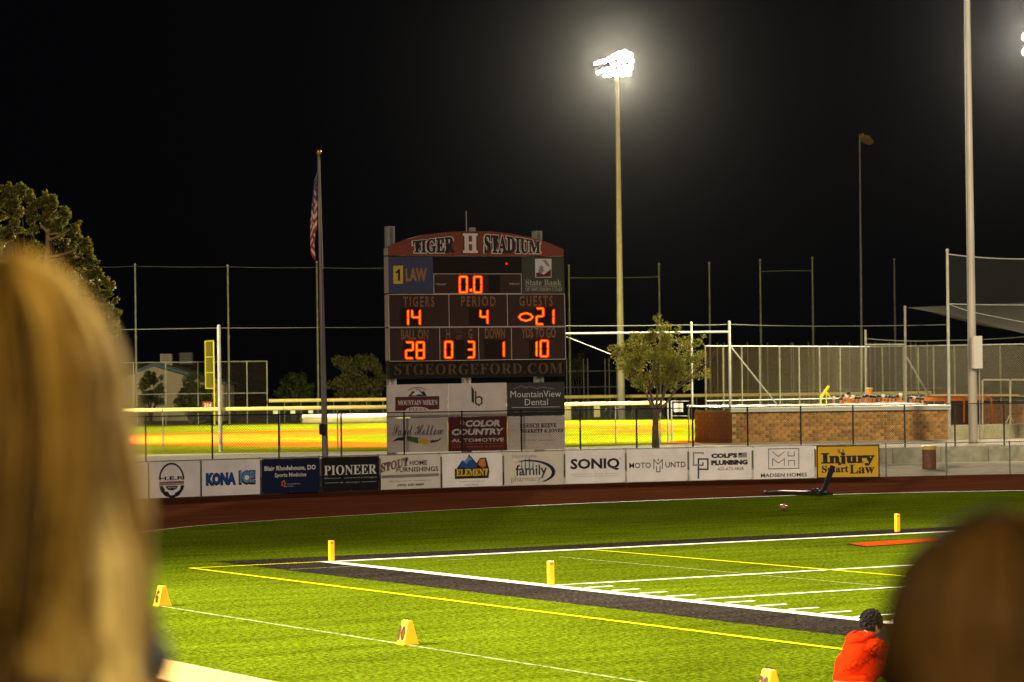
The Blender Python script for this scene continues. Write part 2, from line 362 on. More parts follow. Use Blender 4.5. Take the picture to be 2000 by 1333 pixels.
def poly(pl, pts, m, parent, name='logo_shape', off=0.004, thick=0.0):
    P = [pl.hit(*q, off) for q in pts]; b = MB()
    if thick: b.prism([p-pl.n*thick for p in P], pl.n*thick)
    else: b.add(P, [tuple(range(len(P)))])
    return b.build(name, m, parent)
def stroke(pl, pts, wpx, m, parent, name='logo_line', off=0.007, closed=False):
    P = [np.array(q, float) for q in pts]; b = MB()
    if closed: P = P+[P[0]]
    for a, c in zip(P[:-1], P[1:]):
        t = c-a; L = np.linalg.norm(t)
        if L < 1e-6: continue
        t /= L; nn = np.array([-t[1], t[0]])*wpx/2; e = t*wpx*0.45
        b.add([pl.hit(*(a-e+nn), off), pl.hit(*(c+e+nn), off), pl.hit(*(c+e-nn), off), pl.hit(*(a-e-nn), off)], [(0, 1, 2, 3)]); off += 0.00003
    return b.build(name, m, parent)
def ell(cx, cy, rx, ry, a0=0, a1=360, n=28): return [(cx+rx*math.cos(R(a0+(a1-a0)*i/n)), cy+ry*math.sin(R(a0+(a1-a0)*i/n))) for i in range(n+1)]
def col(name, *c): return mm(name, c, 0.6)
NAVY = col('navy_print', 0.008, 0.014, 0.045); RED = col('dark_red_print', 0.10, 0.010, 0.012); BLUE = col('blue_print', 0.012, 0.06, 0.22); LBLUE = col('light_blue_print', 0.10, 0.24, 0.42)
GREY = col('grey_print', 0.22, 0.21, 0.20); MAR = col('maroon_print', 0.20, 0.085, 0.075); YEL = col('yellow_print', 0.62, 0.42, 0.03); GRN = col('green_print', 0.05, 0.12, 0.04); WHT = col('white_print', 0.62, 0.60, 0.58)
TEAL = col('teal_print', 0.03, 0.14, 0.22); ORG = col('orange_print', 0.50, 0.16, 0.04); LG = col('faint_grey_print', 0.33, 0.32, 0.31)

def banner(i, label, fill):
    x0, x1 = BX[i], BX[i+1]; a = plan_hit(f1, x0+2.0); c = plan_hit(f1, x1-2.0); a3 = np.array([*a, 0.03]); c3 = np.array([*c, 0.03]); u = c3-a3; L = np.linalg.norm(u); u /= L
    sag = random.uniform(-0.01, 0.01)
    pl = Plane(a3, u, (0, 0, 1)); root = thing('banner', tuple(a3), label, 'banner', 'advertising banners on the track fence')
    nx, nz = 12, 6; b = MB(); vs = []; Hh = 1.27+sag
    ph = random.uniform(0, 6)
    for j in range(nz+1):
        for k in range(nx+1):
            s = k/nx*L; t = j/nz*Hh; dep = 0.003*math.sin(k*1.3+ph)*math.sin(j*0.9+ph)
            vs.append(pl.pt(s, t, dep-0.002))
    b.add(vs, [(j*(nx+1)+k, j*(nx+1)+k+1, (j+1)*(nx+1)+k+1, (j+1)*(nx+1)+k) for j in range(nz) for k in range(nx)])
    n0 = len(vs); b.prism([pl.pt(0, 0, -0.012), pl.pt(L, 0, -0.012), pl.pt(L, Hh, -0.012), pl.pt(0, Hh, -0.012)], pl.n*0.006)
    b.build('panel', fill, root, smooth=False)
    g = MB()
    for s in (0.04, L/2, L-0.04):
        for t in (0.04, Hh-0.04): g.tube([pl.pt(s, t, 0.001), pl.pt(s, t, 0.007)], 0.012, 8)
    tag(g.build('eyelet', galv, root), kind='stuff'); return pl, root
dkblue = mat('navy_vinyl', (0.006, 0.012, 0.040), 0.5); dkv = mat('black_vinyl', (0.010, 0.010, 0.012), 0.45); yelv = mat('yellow_vinyl', (0.60, 0.36, 0.02), 0.5)
vinylc = mat('cream_vinyl', (0.58, 0.55, 0.46), 0.5, noise=0.05, scale=1.5)
banner(0, 'plain end of a white banner half hidden behind the blonde hair', vinyl)
pl, r = banner(1, 'white banner with a black ringed H.E.R gear logo', vinyl)
stroke(pl, ell(335, 938, 23.5, 32, 185, 355), 3.2, blk, r); text(pl, 'H.E.R', (311, 930, 359, 939), blk, r, bold=0.03)
poly(pl, [(311, 942), (359, 939.5), (359, 946.5), (311, 949)], MAR, r); text(pl, 'HURRICANE EQUIPMENT', (312, 943.5, 358, 947), vinyl, r, bold=0.02)
poly(pl, [(311, 950), (318, 950), (322, 957), (322, 961), (327, 960), (330, 964), (333, 968), (340, 967), (342, 963), (348, 960), (352, 956), (353, 948.5), (360, 948), (358, 956), (350, 968), (336, 974), (322, 969), (314, 960)], blk, r)
poly(pl, [(323, 950), (348, 948.8), (345, 955), (336, 958.5), (327, 956.5)], blk, r); text(pl, 'RENTALS', (328, 951, 344, 954.5), vinyl, r)
pl, r = banner(2, 'white banner with fat blue KONA ICE lettering', vinyl)
text(pl, 'KONA', (402, 922, 461, 950), NAVY, r, bold=0.09, off=0.004); text(pl, 'KONA', (403.5, 923.5, 460, 947), BLUE, r, bold=0.05)
text(pl, 'ICE', (466, 918, 499, 948), NAVY, r, bold=0.09, off=0.004); text(pl, 'ICE', (468, 920, 497, 944), LBLUE, r, bold=0.05)
pl, r = banner(3, 'navy banner reading Blair Rhodehouse, DO, Sports Medicine', dkblue)
text(pl, 'Blair Rhodehouse, DO', (516.5, 908, 616.5, 922), WHT, r, bold=0.025); text(pl, 'Sports Medicine', (536.5, 922.5, 598, 935), WHT, r, bold=0.01)
stroke(pl, [(551, 949), (551, 942), (555, 939), (557, 945), (555, 950), (559, 951)], 1.8, ORG, r); text(pl, 'Intermountain', (561, 943, 586, 947), LG, r); text(pl, 'Health', (561, 948, 573, 951.5), LG, r)
pl, r = banner(4, 'black banner reading PIONEER floor coverings', dkv)
text(pl, ser('PIONEER'), (633, 907, 735, 929), WHT, r); text(pl, 'floor coverings', (633, 930, 736, 937.5), LG, r); text(pl, '& design center', (664, 939, 736, 945), LG, r); stroke(pl, [(635, 944), (661, 943)], 0.8, LG, r)
pl, r = banner(5, 'cream banner for STOUT HOME FURNISHINGS with a phone number', vinylc)
text(pl, ser('STOUT'), (744, 893, 797, 924), blk, r, bold=0.03, off=0.004, bend=lambda x: (0.0+0.42*x, 0.62+0.38*x)); text(pl, ser('STOUT'), (745.5, 894, 796, 922.5), MAR, r, bend=lambda x: (0.0+0.42*x, 0.62+0.38*x))
text(pl, 'HOME', (800, 899, 834, 909.5), blk, r, bold=0.02); text(pl, 'FURNISHINGS', (774, 911, 856, 923), blk, r, bold=0.02)
poly(pl, [(745, 929), (857, 924.5), (857, 930.5), (745, 935)], GREY, r); text(pl, 'FURNITURE • MATTRESSES • FLOORING • APPLIANCES', (746, 927.5, 856, 932.5), blk, r)
text(pl, '1063 West State St. • Hurricane, UT', (760, 937, 842, 941.5), blk, r, bold=0.02); text(pl, '(435) 635-4685', (776, 944, 828, 951.5), blk, r, bold=0.03)
pl, r = banner(6, 'white banner with a blue mountain over yellow ELEMENT lettering', vinyl)
poly(pl, [(889, 935), (891, 918), (900, 903), (904, 899), (909, 903), (916, 887.5), (931, 905), (937, 895), (949, 894), (952, 903), (956, 920), (954, 934)], blk, r, off=0.003)
poly(pl, [(892, 914), (903, 901), (909, 905), (916, 891), (932, 908), (930, 915)], BLUE, r, off=0.005); poly(pl, [(905, 903), (916, 891), (922, 899), (915, 900), (912, 907), (908, 904)], LBLUE, r, off=0.0065)
poly(pl, [(934, 908), (937, 897), (947, 896), (949, 910), (943, 914)], ORG, r, off=0.005); poly(pl, [(888, 916), (955, 914), (954.5, 934), (888.5, 936)], blk, r, off=0.0045)
text(pl, ser('ELEMENT'), (891, 915.5, 953, 931), YEL, r, bold=0.02, off=0.008); text(pl, 'PLUMBING, HEATING, AIR', (897, 939, 947, 942.5), GREY, r, bold=0.02); text(pl, '& ELECTRICAL', (907, 945, 935, 949.5), GREY, r, bold=0.02)
pl, r = banner(7, 'cream banner for Hurricane family pharmacy with a dark swoosh', vinylc)
text(pl, 'Hurricane', (1001, 887, 1047.5, 895), GREY, r); text(pl, 'family', (1007, 907, 1068, 936), NAVY, r, bold=0.015); text(pl, 'pharmacy', (998.5, 929, 1056, 945), GREY, r)
o_ = ell(1035, 922, 50, 23.5, -110, 55, 20); i_ = ell(1030, 923, 47.5, 21.5, 55, -110, 20); poly(pl, [(1003, 905), (1018, 900)]+o_+i_+[(1015, 902)], NAVY, r)
for x, y0, hh in ((1019, 904, 14), (1026, 899, 18), (1034, 898, 20), (1041, 901, 16)):
    stroke(pl, [(x, y0+hh), (x, y0+4)], 2.2, TEAL, r); poly(pl, ell(x, y0, 1.7, 1.9, n=8)[:-1], TEAL, r)
pl, r = banner(8, 'white banner reading SONIQ in heavy black capitals', vinyl)
text(pl, 'SONIQ', (1114, 894.5, 1210, 921), blk, r, bold=0.035); text(pl, 'WINDOWS AND DOORS', (1116, 924, 1209, 928), blk, r, space=1.4); stroke(pl, [(1121, 931), (1208, 929.5)], 0.5, GREY, r); text(pl, '™', (1209, 895, 1213, 897), blk, r)
pl, r = banner(9, 'white banner reading MOTO UNTD with an M crest between', vinyl)
text(pl, 'MOTO', (1229, 903.5, 1271, 915.5), blk, r, bold=0.012); text(pl, 'UNTD', (1299.5, 902, 1339, 914), blk, r, bold=0.012)
stroke(pl, [(1277, 916), (1277, 898), (1285, 907), (1293.5, 898), (1293.5, 916)], 1.6, blk, r); stroke(pl, [(1282, 911), (1282, 922), (1289, 922), (1289, 911)], 1.6, blk, r); poly(pl, [(1285.5, 895.5), (1287, 898.5), (1285.5, 902), (1284, 898.5)], RED, r)
pl, r = banner(10, "white banner reading COLF'S PLUMBING with a pipe logo and phone number", vinyl)
stroke(pl, [(1373, 886.5), (1373, 885), (1354.5, 885), (1354.5, 909), (1366, 909)], 3, GREY, r); stroke(pl, [(1364, 934), (1364, 897), (1382.5, 897), (1382.5, 917), (1367, 917)], 3.0, blk, r); stroke(pl, [(1373, 904), (1373, 909), (1366, 909)], 2.4, blk, r)
text(pl, "COLF'S", (1389, 885, 1440, 895.5), blk, r, bold=0.07); text(pl, 'PLUMBING', (1389, 898, 1460, 909.5), blk, r, bold=0.07); text(pl, '435-673-4828', (1401.5, 912.5, 1452, 919.5), blk, r)
poly(pl, [(1442, 885), (1459, 884), (1459, 893.5), (1442, 894.5)], GREY, r); poly(pl, [(1442, 885), (1449, 884.6), (1449, 889), (1442, 889.5)], blk, r, off=0.006)
pl, r = banner(11, 'white banner reading MADSEN HOMES under a square MH monogram', vinyl)
stroke(pl, [(1501, 877.5), (1560, 876.5), (1560.5, 915), (1501.5, 916.5)], 1.4, blk, r, closed=True)
stroke(pl, [(1509, 883), (1520, 892), (1532, 883)], 1.3, blk, r); stroke(pl, [(1509, 910), (1509, 896), (1520.5, 905), (1532, 896), (1532, 910)], 1.3, blk, r); stroke(pl, [(1539, 882.5), (1539, 891), (1551.5, 891), (1551.5, 882.5)], 1.3, blk, r); stroke(pl, [(1540, 909.5), (1540, 900), (1552, 900), (1552, 909.5)], 1.3, blk, r)
text(pl, 'MADSEN HOMES', (1486, 923.5, 1576, 933), blk, r, bold=0.02)
pl, r = banner(12, 'yellow black-edged banner reading Injury SmartLaw', yelv)
stroke(pl, [(1596, 872), (1716.5, 870.5), (1717, 932.5), (1596.5, 934)], 2.4, blk, r, closed=True)
text(pl, ser('Injury'), (1604, 883, 1708, 912), blk, r, bold=0.035); text(pl, ser('Smart'), (1605, 909, 1657, 924), blk, r, bold=0.02); text(pl, ser('Law'), (1659, 907, 1708, 926), blk, r, bold=0.012)
stroke(pl, ell(1643, 881, 4, 4, -30, 200, 10), 2.2, GRN, r); stroke(pl, ell(1639, 881, 3, 4, 90, 250, 8), 2.2, ORG, r)

# ------------------------------------------------------------------ second, black fence on the wall line
fa, fb = base(120, 115.5, T), base(2200, 135.0, T)
f2 = [fa[:2], fb[:2]]
P2 = [155, 285, 415, 545, 667, 790, 903, 1019, 1134, 1244, 1354, 1461, 1565, 1667, 1768, 1866, 1962, 2056]
H2 = 2.12
q2 = [plan_hit(f2, x) for x in P2]
fence('chain_link_fence', 'tall black chain-link fence crossing the whole view behind the banners', [plan_hit(f2, x) for x in (125, 2150)], H2, T, q2, blkst, blkwire, 0.04, 0.028, pitch=.12, wr=.0058)
# retaining wall with its panels
wr_ = thing('retaining_wall', (*wallpt(900), 0), 'low grey concrete retaining wall with vertical joints behind the yellow banner', 'wall')
x = 60.0; a0 = (wallpt(100)-wallL[:2])@wd; a1 = (wallpt(2200)-wallL[:2])@wd; s = a0
while s < a1:
    L = 1.9 if random.random() < .3 else 2.45; c = wallL[:2]+wd*(s+L/2); j = random.uniform(-.006, .006)
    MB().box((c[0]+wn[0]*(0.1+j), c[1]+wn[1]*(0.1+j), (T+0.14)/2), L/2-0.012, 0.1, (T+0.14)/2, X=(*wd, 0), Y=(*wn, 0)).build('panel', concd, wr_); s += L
# light strip of kerb along it is the apron itself; rubbish barrel
bp_ = gp(1815, 917, 0.0); bp_[:2] -= wn*0.0
br = thing('barrel', tuple(bp_), 'rust-brown steel barrel with a yellow bag over its rim by the concrete wall', 'barrel')
MB().tube([bp_+[0, 0, z] for z in (0, .02, .28, .30, .32, .6, .62, .64, .90)], [.29, .30, .30, .315, .30, .30, .315, .30, .30], 20).build('drum', mat('rusty_brown', (0.13, 0.045, 0.018), 0.6, noise=0.35, scale=6), br, smooth=False)
MB().tube([bp_+[0, 0, z] for z in (.86, .92, 1.0, 1.03)], [.312, .32, .318, .27], 20).build('bag_rim', mat('yellow_bag', (0.55, 0.38, 0.06), 0.5, noise=0.2, scale=9, bump=0.5), br)

# ================================================================== SCOREBOARD
sL, sR = base(758, 121.5, T), base(1101, 124.5, T); su = (sR-sL)/np.linalg.norm(sR-sL)
SP = Plane(sL, su, (0, 0, 1)); sn = SP.n
sb = thing('scoreboard', tuple(sL), 'large arched stadium scoreboard with glowing red digits and TIGER STADIUM on top', 'scoreboard')
sface = mat('scoreboard_face', (0.040, 0.020, 0.016), 0.45, noise=0.1); sdark = mat('scoreboard_black', (0.010, 0.006, 0.006), 0.4)
archm = mat('arch_brown', (0.20, 0.045, 0.025), 0.55, noise=0.05); sideM = mat('cabinet_side', (0.45, 0.36, 0.30), 0.5)
frameW = mat('white_trim', (0.55, 0.46, 0.42), 0.5)
def panel(pts, m, name='panel', depth=0.5, parent=sb, off=0.0, pl=SP):
    P = [pl.hit(*q)+pl.n*off for q in pts]; return MB().prism([p-pl.n*depth for p in P], pl.n*depth).build(name, m, parent)
arc = [(757, 484), (772, 477), (797, 467), (826, 459.5), (865, 454.5), (905, 452), (958, 452), (1000, 457), (1035, 463.5), (1070, 474), (1101, 487)]
panel([(757, 499.5)]+arc+[(1101, 500.5)], archm, 'arch', 0.45)
panel([(757.5, 501), (1101, 502), (1103, 574), (758.5, 574)], sdark, 'cabinet', 0.5)
panel([(758.5, 575), (1103, 574.5), (1104.5, 638.5), (759.5, 640)], sface, 'cabinet', 0.5)
panel([(759.5, 641), (1104.5, 639.5), (1105.5, 702.5), (760.5, 706)], sface, 'cabinet', 0.5)
panel([(760.5, 707), (1105.5, 703.5), (1106.5, 735), (761.5, 740.5)], sdark, 'cabinet', 0.5)
for (ya, yb_) in ((501, 573), (575, 639.5), (641, 705), (484, 499)):
    a = SP.hit(757.6+(ya-500)*0.016, ya); c = SP.hit(757.6+(yb_-500)*0.016, yb_)
    h_ = (a[2]-c[2])/2-0.01; cc = (a+c)/2
    MB().box(cc-su*0.012-sn*0.25, 0.01, 0.27, h_, X=su, Y=sn).build('side_panel', sideM, sb)
panel([(758, 502), (845, 502), (846, 573.5), (758.7, 573.5)], mat('law_panel', (0.045, 0.055, 0.115), 0.6, noise=0.05), 'sign_panel', 0.02, off=0.02)
panel([(1019, 502.5), (1100.5, 502.5), (1102.5, 573), (1019.5, 573)], mat('bank_panel', (0.050, 0.055, 0.035), 0.5, noise=0.05), 'sign_panel', 0.02, off=0.02)
panel([(847, 536), (1018, 536), (1018, 573.5), (847.5, 573.5)], sface, 'clock_panel', 0.02, off=0.02)
OFF = 0.028
def T_(body, box, m, **k): return text(SP, body, box, m, sb, off=k.pop('off', OFF), **k)
# arch lettering follows the curve
ct = lambda x: (0.0, 0.70+0.30*x); cs = lambda x: (0.0, 1.0-0.34*x*x)
arcW = mat('arch_letter_white', (0.72, 0.64, 0.58), 0.5)
T_(ser('TIGER'), (804, 460, 889, 496), arcW, bold=0.075, off=0.010, bend=ct); T_(ser('TIGER'), (806, 461.5, 887, 494.5), blk, bold=0.03, off=0.014, bend=ct)
T_(ser('STADIUM'), (944, 458, 1057, 497), arcW, bold=0.075, off=0.010, bend=cs); T_(ser('STADIUM'), (946, 459.5, 1055, 495.5), blk, bold=0.03, off=0.014, bend=cs)
T_(ser('H'), (901, 454, 936, 497), RED, bold=0.05, off=0.010); T_(ser('H'), (904, 456.5, 933, 494.5), arcW, bold=0.03, off=0.014)
poly(SP, [(768, 520), (787, 519), (787, 554.5), (768.5, 555)], YEL, sb, 'logo_shape', 0.026); poly(SP, [(772.5, 532), (778, 526), (781.5, 526), (781.5, 548.5), (777, 548.5), (777, 533), (773, 535.5)], NAVY, sb, 'logo_shape', 0.032)
lawm = mat('dim_orange_print', (0.34, 0.17, 0.05), 0.6); T_('LAW', (792, 524, 833, 550), lawm, bold=0.03)
poly(SP, [(1045, 506), (1077, 506), (1077, 542.5), (1045.5, 542.5)], WHT, sb, 'logo_shape', 0.026)
poly(SP, [(1047, 534), (1054, 532), (1062, 537), (1076, 526), (1076, 541), (1047, 541.5)], RED, sb, 'logo_shape', 0.030)
for q in ([(1056, 536), (1050, 527), (1055, 527), (1052, 521), (1056, 521), (1057, 516), (1059, 521), (1062, 521), (1060, 527), (1064, 527), (1058, 534)], [(1058, 509), (1066, 508), (1072, 516), (1074, 522), (1068, 519), (1062, 511)]): poly(SP, q, GREY, sb, 'logo_shape', 0.034)
lt = mat('bank_letter', (0.36, 0.34, 0.26), 0.5)
T_(ser('State Bank'), (1026, 546.5, 1096, 558), lt); T_(ser('OF SOUTHERN UTAH'), (1026, 562, 1097, 569), lt); stroke(SP, [(1027, 560), (1096, 560)], 0.7, lt, sb, off=OFF)
dim = mat('faded_lettering', (0.24, 0.11, 0.045), 0.6, noise=0.3, scale=12)
T_('TIGERS', (787.5, 579.5, 848, 600), dim, bold=0.02, space=1.35); T_('PERIOD', (900.5, 579, 967.5, 599), dim, bold=0.02, space=1.35); T_('GUESTS', (1014, 578, 1079, 599), dim, bold=0.02, space=1.35)
T_('BALL ON', (783, 643.5, 836, 664), dim, bold=0.02); T_('H', (871, 643, 878.5, 663), dim, bold=0.02); T_('T.O.', (891, 644, 902, 651), dim); T_('LEFT', (891, 655, 902, 663), dim); T_('G', (914.5, 642, 922, 662), dim, bold=0.02)
T_('DOWN', (947, 641, 986, 662), dim, bold=0.02); T_('YDS TO GO', (1018, 640, 1085, 661), dim, bold=0.02)
T_('TIME OUT', (851, 554, 871, 557.5), frameW); T_('TIME OUT', (994, 553.5, 1014, 557), frameW)
T_(ser('STGEORGEFORD.COM').replace(ser('.'), '.'), (770, 709, 1098, 733), mat('dim_gold_print', (0.10, 0.06, 0.028), 0.6), space=1.1)
def trim(pts, closed=True, wpx=1.1): stroke(SP, pts, wpx, frameW, sb, 'trim', OFF+0.003, closed)
trim([(759, 575.5), (876.5, 575.3), (877.5, 638.5), (760, 639.5)]); trim([(876.5, 575.3), (990.5, 575), (991.5, 638), (877.5, 638.5)]); trim([(990.5, 575), (1102.5, 574.7), (1104, 637.5), (991.5, 638)])
trim([(760, 640.8), (858.5, 640.3), (859.5, 705), (761, 706)]); trim([(858.5, 640.3), (934.5, 639.8), (935.5, 703.8), (859.5, 705)]); trim([(934.5, 639.8), (998.5, 639.5), (999.5, 702.8), (935.5, 703.8)]); trim([(998.5, 639.5), (1104, 639), (1105, 701.8), (999.5, 702.8)])
trim([(847, 535.5), (1018, 535.3), (1018.5, 573.8), (847.5, 574)])
led = mat('led_orange', (0.1, 0.02, 0.0), 0.5, emit=(1.0, 0.15, 0.004), es=2.6); ledoff = mat('led_off', (0.020, 0.004, 0.004), 0.4)
ledglow = mat('led_red_glow', (0.30, 0.012, 0.004), 0.35, emit=(1.0, 0.008, 0.0), es=1.2)  # red glow around the lit digits, painted as an emissive ring
SEG = {'0': 'abcdef', '1': 'bc', '2': 'abged', '3': 'abgcd', '4': 'fgbc', '8': 'abcdefg', ' ': ''}
def digit(ch, x0, y0, x1, y1, backing=True):
    wv = 2.3; pd = 2.6
    win = poly(SP, [(x0-4, y0-3.5), (x1+4, y0-3.5), (x1+4, y1+3.5), (x0-4, y1+3.5)], sdark, sb, 'digit', 0.030)
    ym = (y0+y1)/2; g = 1.6
    seg = {'a': [(x0+g, y0), (x1-g, y0)], 'g': [(x0+g, ym), (x1-g, ym)], 'd': [(x0+g, y1), (x1-g, y1)], 'f': [(x0, y0+g), (x0, ym-g)], 'b': [(x1, y0+g), (x1, ym-g)], 'e': [(x0, ym+g), (x0, y1-g)], 'c': [(x1, ym+g), (x1, y1-g)]}
    on = SEG[ch]
    for k, p in seg.items():
        if k in on: stroke(SP, p, wv+3.4, ledglow, win, 'segment_glow', 0.034); stroke(SP, p, wv, led, win, 'segment', 0.038)
        else: stroke(SP, p, wv, ledoff, win, 'segment', 0.038)
for a in (('0', 898, 541, 912, 571.5), ('0', 926, 541, 940, 571.5), (' ', 958, 541, 972, 570), ('1', 786, 606, 797, 635), ('4', 805, 606, 820, 634.5), ('4', 938.5, 606, 952, 633), (' ', 920, 606, 931, 633), ('2', 1048, 603, 1061, 633.5), ('1', 1069, 605, 1081, 633),
          ('2', 793, 669, 806.5, 700), ('8', 814, 669, 828, 700), ('0', 869.5, 668, 883, 699), (' ', 894, 668, 903, 699), ('3', 913.5, 668, 926, 698.5), (' ', 950, 667, 964, 697), ('1', 972, 668, 984, 697), ('1', 1038, 667.5, 1048, 696), ('0', 1056, 666, 1070, 696.5)): digit(*a)
for c in ((919.7, 567.3, 2.3),): poly(SP, ell(c[0], c[1], c[2]+1.6, c[2]+1.6, n=12)[:-1], ledglow, sb, 'decimal_point_and_glow', 0.034); poly(SP, ell(*c, c[2], n=12)[:-1], led, sb, 'decimal_point_and_glow', 0.038)
poly(SP, ell(989.5, 515.5, 2.1, 2.1, n=10)[:-1], mat('red_lamp', (0.3, 0.01, 0.0), 0.4, emit=(1, 0.03, 0.0), es=1.2), sb, 'indicator_lamp', 0.03)
fb_ = [(1013.5, 619.5), (1018, 614.5), (1027, 612), (1036, 614.5), (1040.5, 619.5), (1036, 624.5), (1027, 627), (1018, 624.5)]
stroke(SP, fb_, 4.4, ledglow, sb, 'possession_lamp_and_glow', 0.034, True); stroke(SP, fb_, 2.0, led, sb, 'possession_lamp_and_glow', 0.038, True)
# posts through the board, antenna
for px, dx, top in ((773, .20, 443), (920, .18, 752), (1062, .20, 446)):
    p = SP.hit(px, 760); p = p-sn*0.62; p[2] = T
    zt = lvl(px, top, 122.6) if top < 700 else lvl(px, 735, 122.6)
    MB().box((p[0], p[1], (T+zt)/2-0.03), dx*.9, dx, (zt-T)/2+0.03, X=su, Y=sn).build('post', galv if px != 1 else galv, sb)
    MB().box((p[0], p[1], (T+zt)/2), dx*.35, dx+0.03, (zt-T)/2-0.05, X=su, Y=sn).build('post_web', galvd, sb)
p = SP.hit(914, 452)-sn*0.2; MB().tube([p-[0, 0, .1], p+[0, 0, .93]], .028, 6).build('antenna', galv, sb)
p = SP.hit(925, 448)-sn*0.2; MB().box(p, .13, .1, .08, X=su, Y=sn).build('antenna_box', galv, sb)
# advertising boards under it
whA = mat('white_board', (0.60, 0.53, 0.49), 0.5, noise=0.06, scale=2)
redb = mat('dark_red_board', (0.085, 0.010, 0.010), 0.5); slate = mat('slate_board', (0.035, 0.032, 0.036), 0.5)
def adboard(x0, y0, x1, y1, m, label, sl):
    t = 0.006*(x0-756); pts = [(x0, y0-sl*(x0-756)), (x1, y0-sl*(x1-756)), (x1+.6, y1-sl*(x1-756)), (x0+.6, y1-sl*(x0-756))]
    root = thing('ad_board', tuple(SP.hit(*pts[3])), label, 'sign', 'advertising boards under the scoreboard')
    P = [SP.hit(*q) for q in pts]; MB().prism([p-sn*0.06 for p in P], sn*0.06).build('panel', m, root); 
    return root
A1 = adboard(756.5, 752, 874, 816, whA, "white sign board for MOUNTAIN MIKE'S PIZZA with a snowy peak", 0.018)
A2 = adboard(875.3, 752, 989.3, 816, whA, 'white sign board with a black hexagonal letter b', 0.018)
A3 = adboard(990.6, 752.5, 1102.5, 817, slate, 'dark sign board reading MountainView Dental', 0.018)
A4 = adboard(757, 818, 874.5, 884.5, whA, 'white sign board with Sand Hollow in script over a coloured wave', 0.018)
A5 = adboard(875.8, 818, 990, 884.5, redb, 'dark red sign board reading COLOR COUNTRY AUTOMOTIVE', 0.018)
A6 = adboard(991.3, 818.5, 1103, 884, whA, 'white sign board for RUESCH REEVE WERRETT & JONES', 0.018)
def tx(root, body, box, m, **k): return text(SP, body, box, m, root, off=k.pop('off', 0.005), **k)
poly(SP, [(772, 776), (858, 774), (858, 800), (772, 803)], blk, A1, off=0.002); poly(SP, [(773.5, 778), (856.5, 776), (856.5, 798.5), (773.5, 801)], RED, A1, off=0.004)
tx(A1, ser("MOUNTAIN MIKE'S").replace('’', "'"), (777, 781, 854, 792), WHT, off=0.007); poly(SP, ell(815, 801, 22, 6, 180, 360, 12)[:]+[(837, 804), (793, 804)], whA, A1, off=0.0065); tx(A1, ser('PIZZA'), (798, 797, 833, 803), RED, off=0.009)
poly(SP, [(797, 775), (806, 764), (812, 767), (817, 760), (824, 766), (828, 764), (834, 774)], blk, A1, off=0.003); poly(SP, [(803, 772), (817, 762), (826, 772), (818, 770), (812, 773)], WHT, A1, off=0.005)
stroke(SP, [(797, 763), (805, 758.5), (817, 757), (826, 759), (832, 762)], 1.2, RED, A1, off=0.005); stroke(SP, [(815, 757), (813, 764)], 1.2, blk, A1, off=0.005)
poly(SP, [(920.5, 754), (926, 763), (926, 789), (921, 785)], blk, A2, off=0.004); stroke(SP, [(929, 766), (929, 788), (935, 792), (941, 788), (941, 778), (935, 775), (931, 777)], 3.0, blk, A2, off=0.005); tx(A2, 'BOULTER HOMES', (905, 803.5, 962, 807), GREY)
tx(A3, 'MountainView', (997, 763, 1095.5, 777), WHT, bold=-0.005); tx(A3, 'Dental', (1025, 779, 1070, 792), WHT, bold=-0.005); stroke(SP, [(1000, 796.5), (1094, 795)], 0.8, WHT, A3, off=0.005); stroke(SP, [(1003, 760), (1018, 753.5), (1027, 758), (1035, 755), (1048, 759.5), (1060, 756), (1082, 760)], 1.1, GREY, A3, off=0.005); tx(A3, 'Dr. Jeremy D. Hatch D.M.D.', (1005, 801, 1089, 807), GREY)
tx(A4, scr('Sand Hollow'), (766, 829, 866, 852), blk); tx(A4, 'RESORT', (832, 846, 863, 850), GREY)
poly(SP, [(765, 864), (775, 856), (790, 853), (790, 861), (777, 861)], blk, A4); poly(SP, [(795, 852), (817, 855), (817, 867), (795, 861)], GRN, A4); poly(SP, [(818, 855), (832, 857), (839, 861), (837, 868), (826, 869), (818, 866)], YEL, A4); poly(SP, [(840, 866), (841, 860), (853, 860), (866, 854), (855, 863)], RED, A4)
tx(A5, 'COLOR', (909, 820, 977, 834.5), WHT, bold=0.05, shear=0.15); tx(A5, 'COUNTRY', (882, 836.5, 984, 851), WHT, bold=0.045, shear=0.15); tx(A5, 'AUTOMOTIVE', (882, 855.5, 984, 864.5), WHT, bold=0.02); tx(A5, 'SALES, SERVICE & REPAIR', (882, 870, 984, 875.5), ORG, space=1.2); stroke(SP, [(882, 868), (984, 866)], 0.6, ORG, A5, off=0.005); stroke(SP, ell(903, 826, 3.5, 4, n=8), 1.6, YEL, A5, off=0.005)
tx(A6, ser('RUESCH REEVE'), (1015, 826.5, 1087, 836.5), blk, bold=.02); tx(A6, ser('WERRETT & JONES'), (1015, 837.5, 1100, 847), blk, bold=.02); tx(A6, 'R.J.C.', (997, 831, 1010, 835), GREY); tx(A6, 'W.J.', (997, 839, 1010, 843.5), GREY); tx(A6, 'ATTORNEYS AT LAW', (1021, 849, 1076, 851.5), GREY); tx(A6, '(435) 635-7737   www.rrwj.com', (1016, 858, 1083, 863), blk)

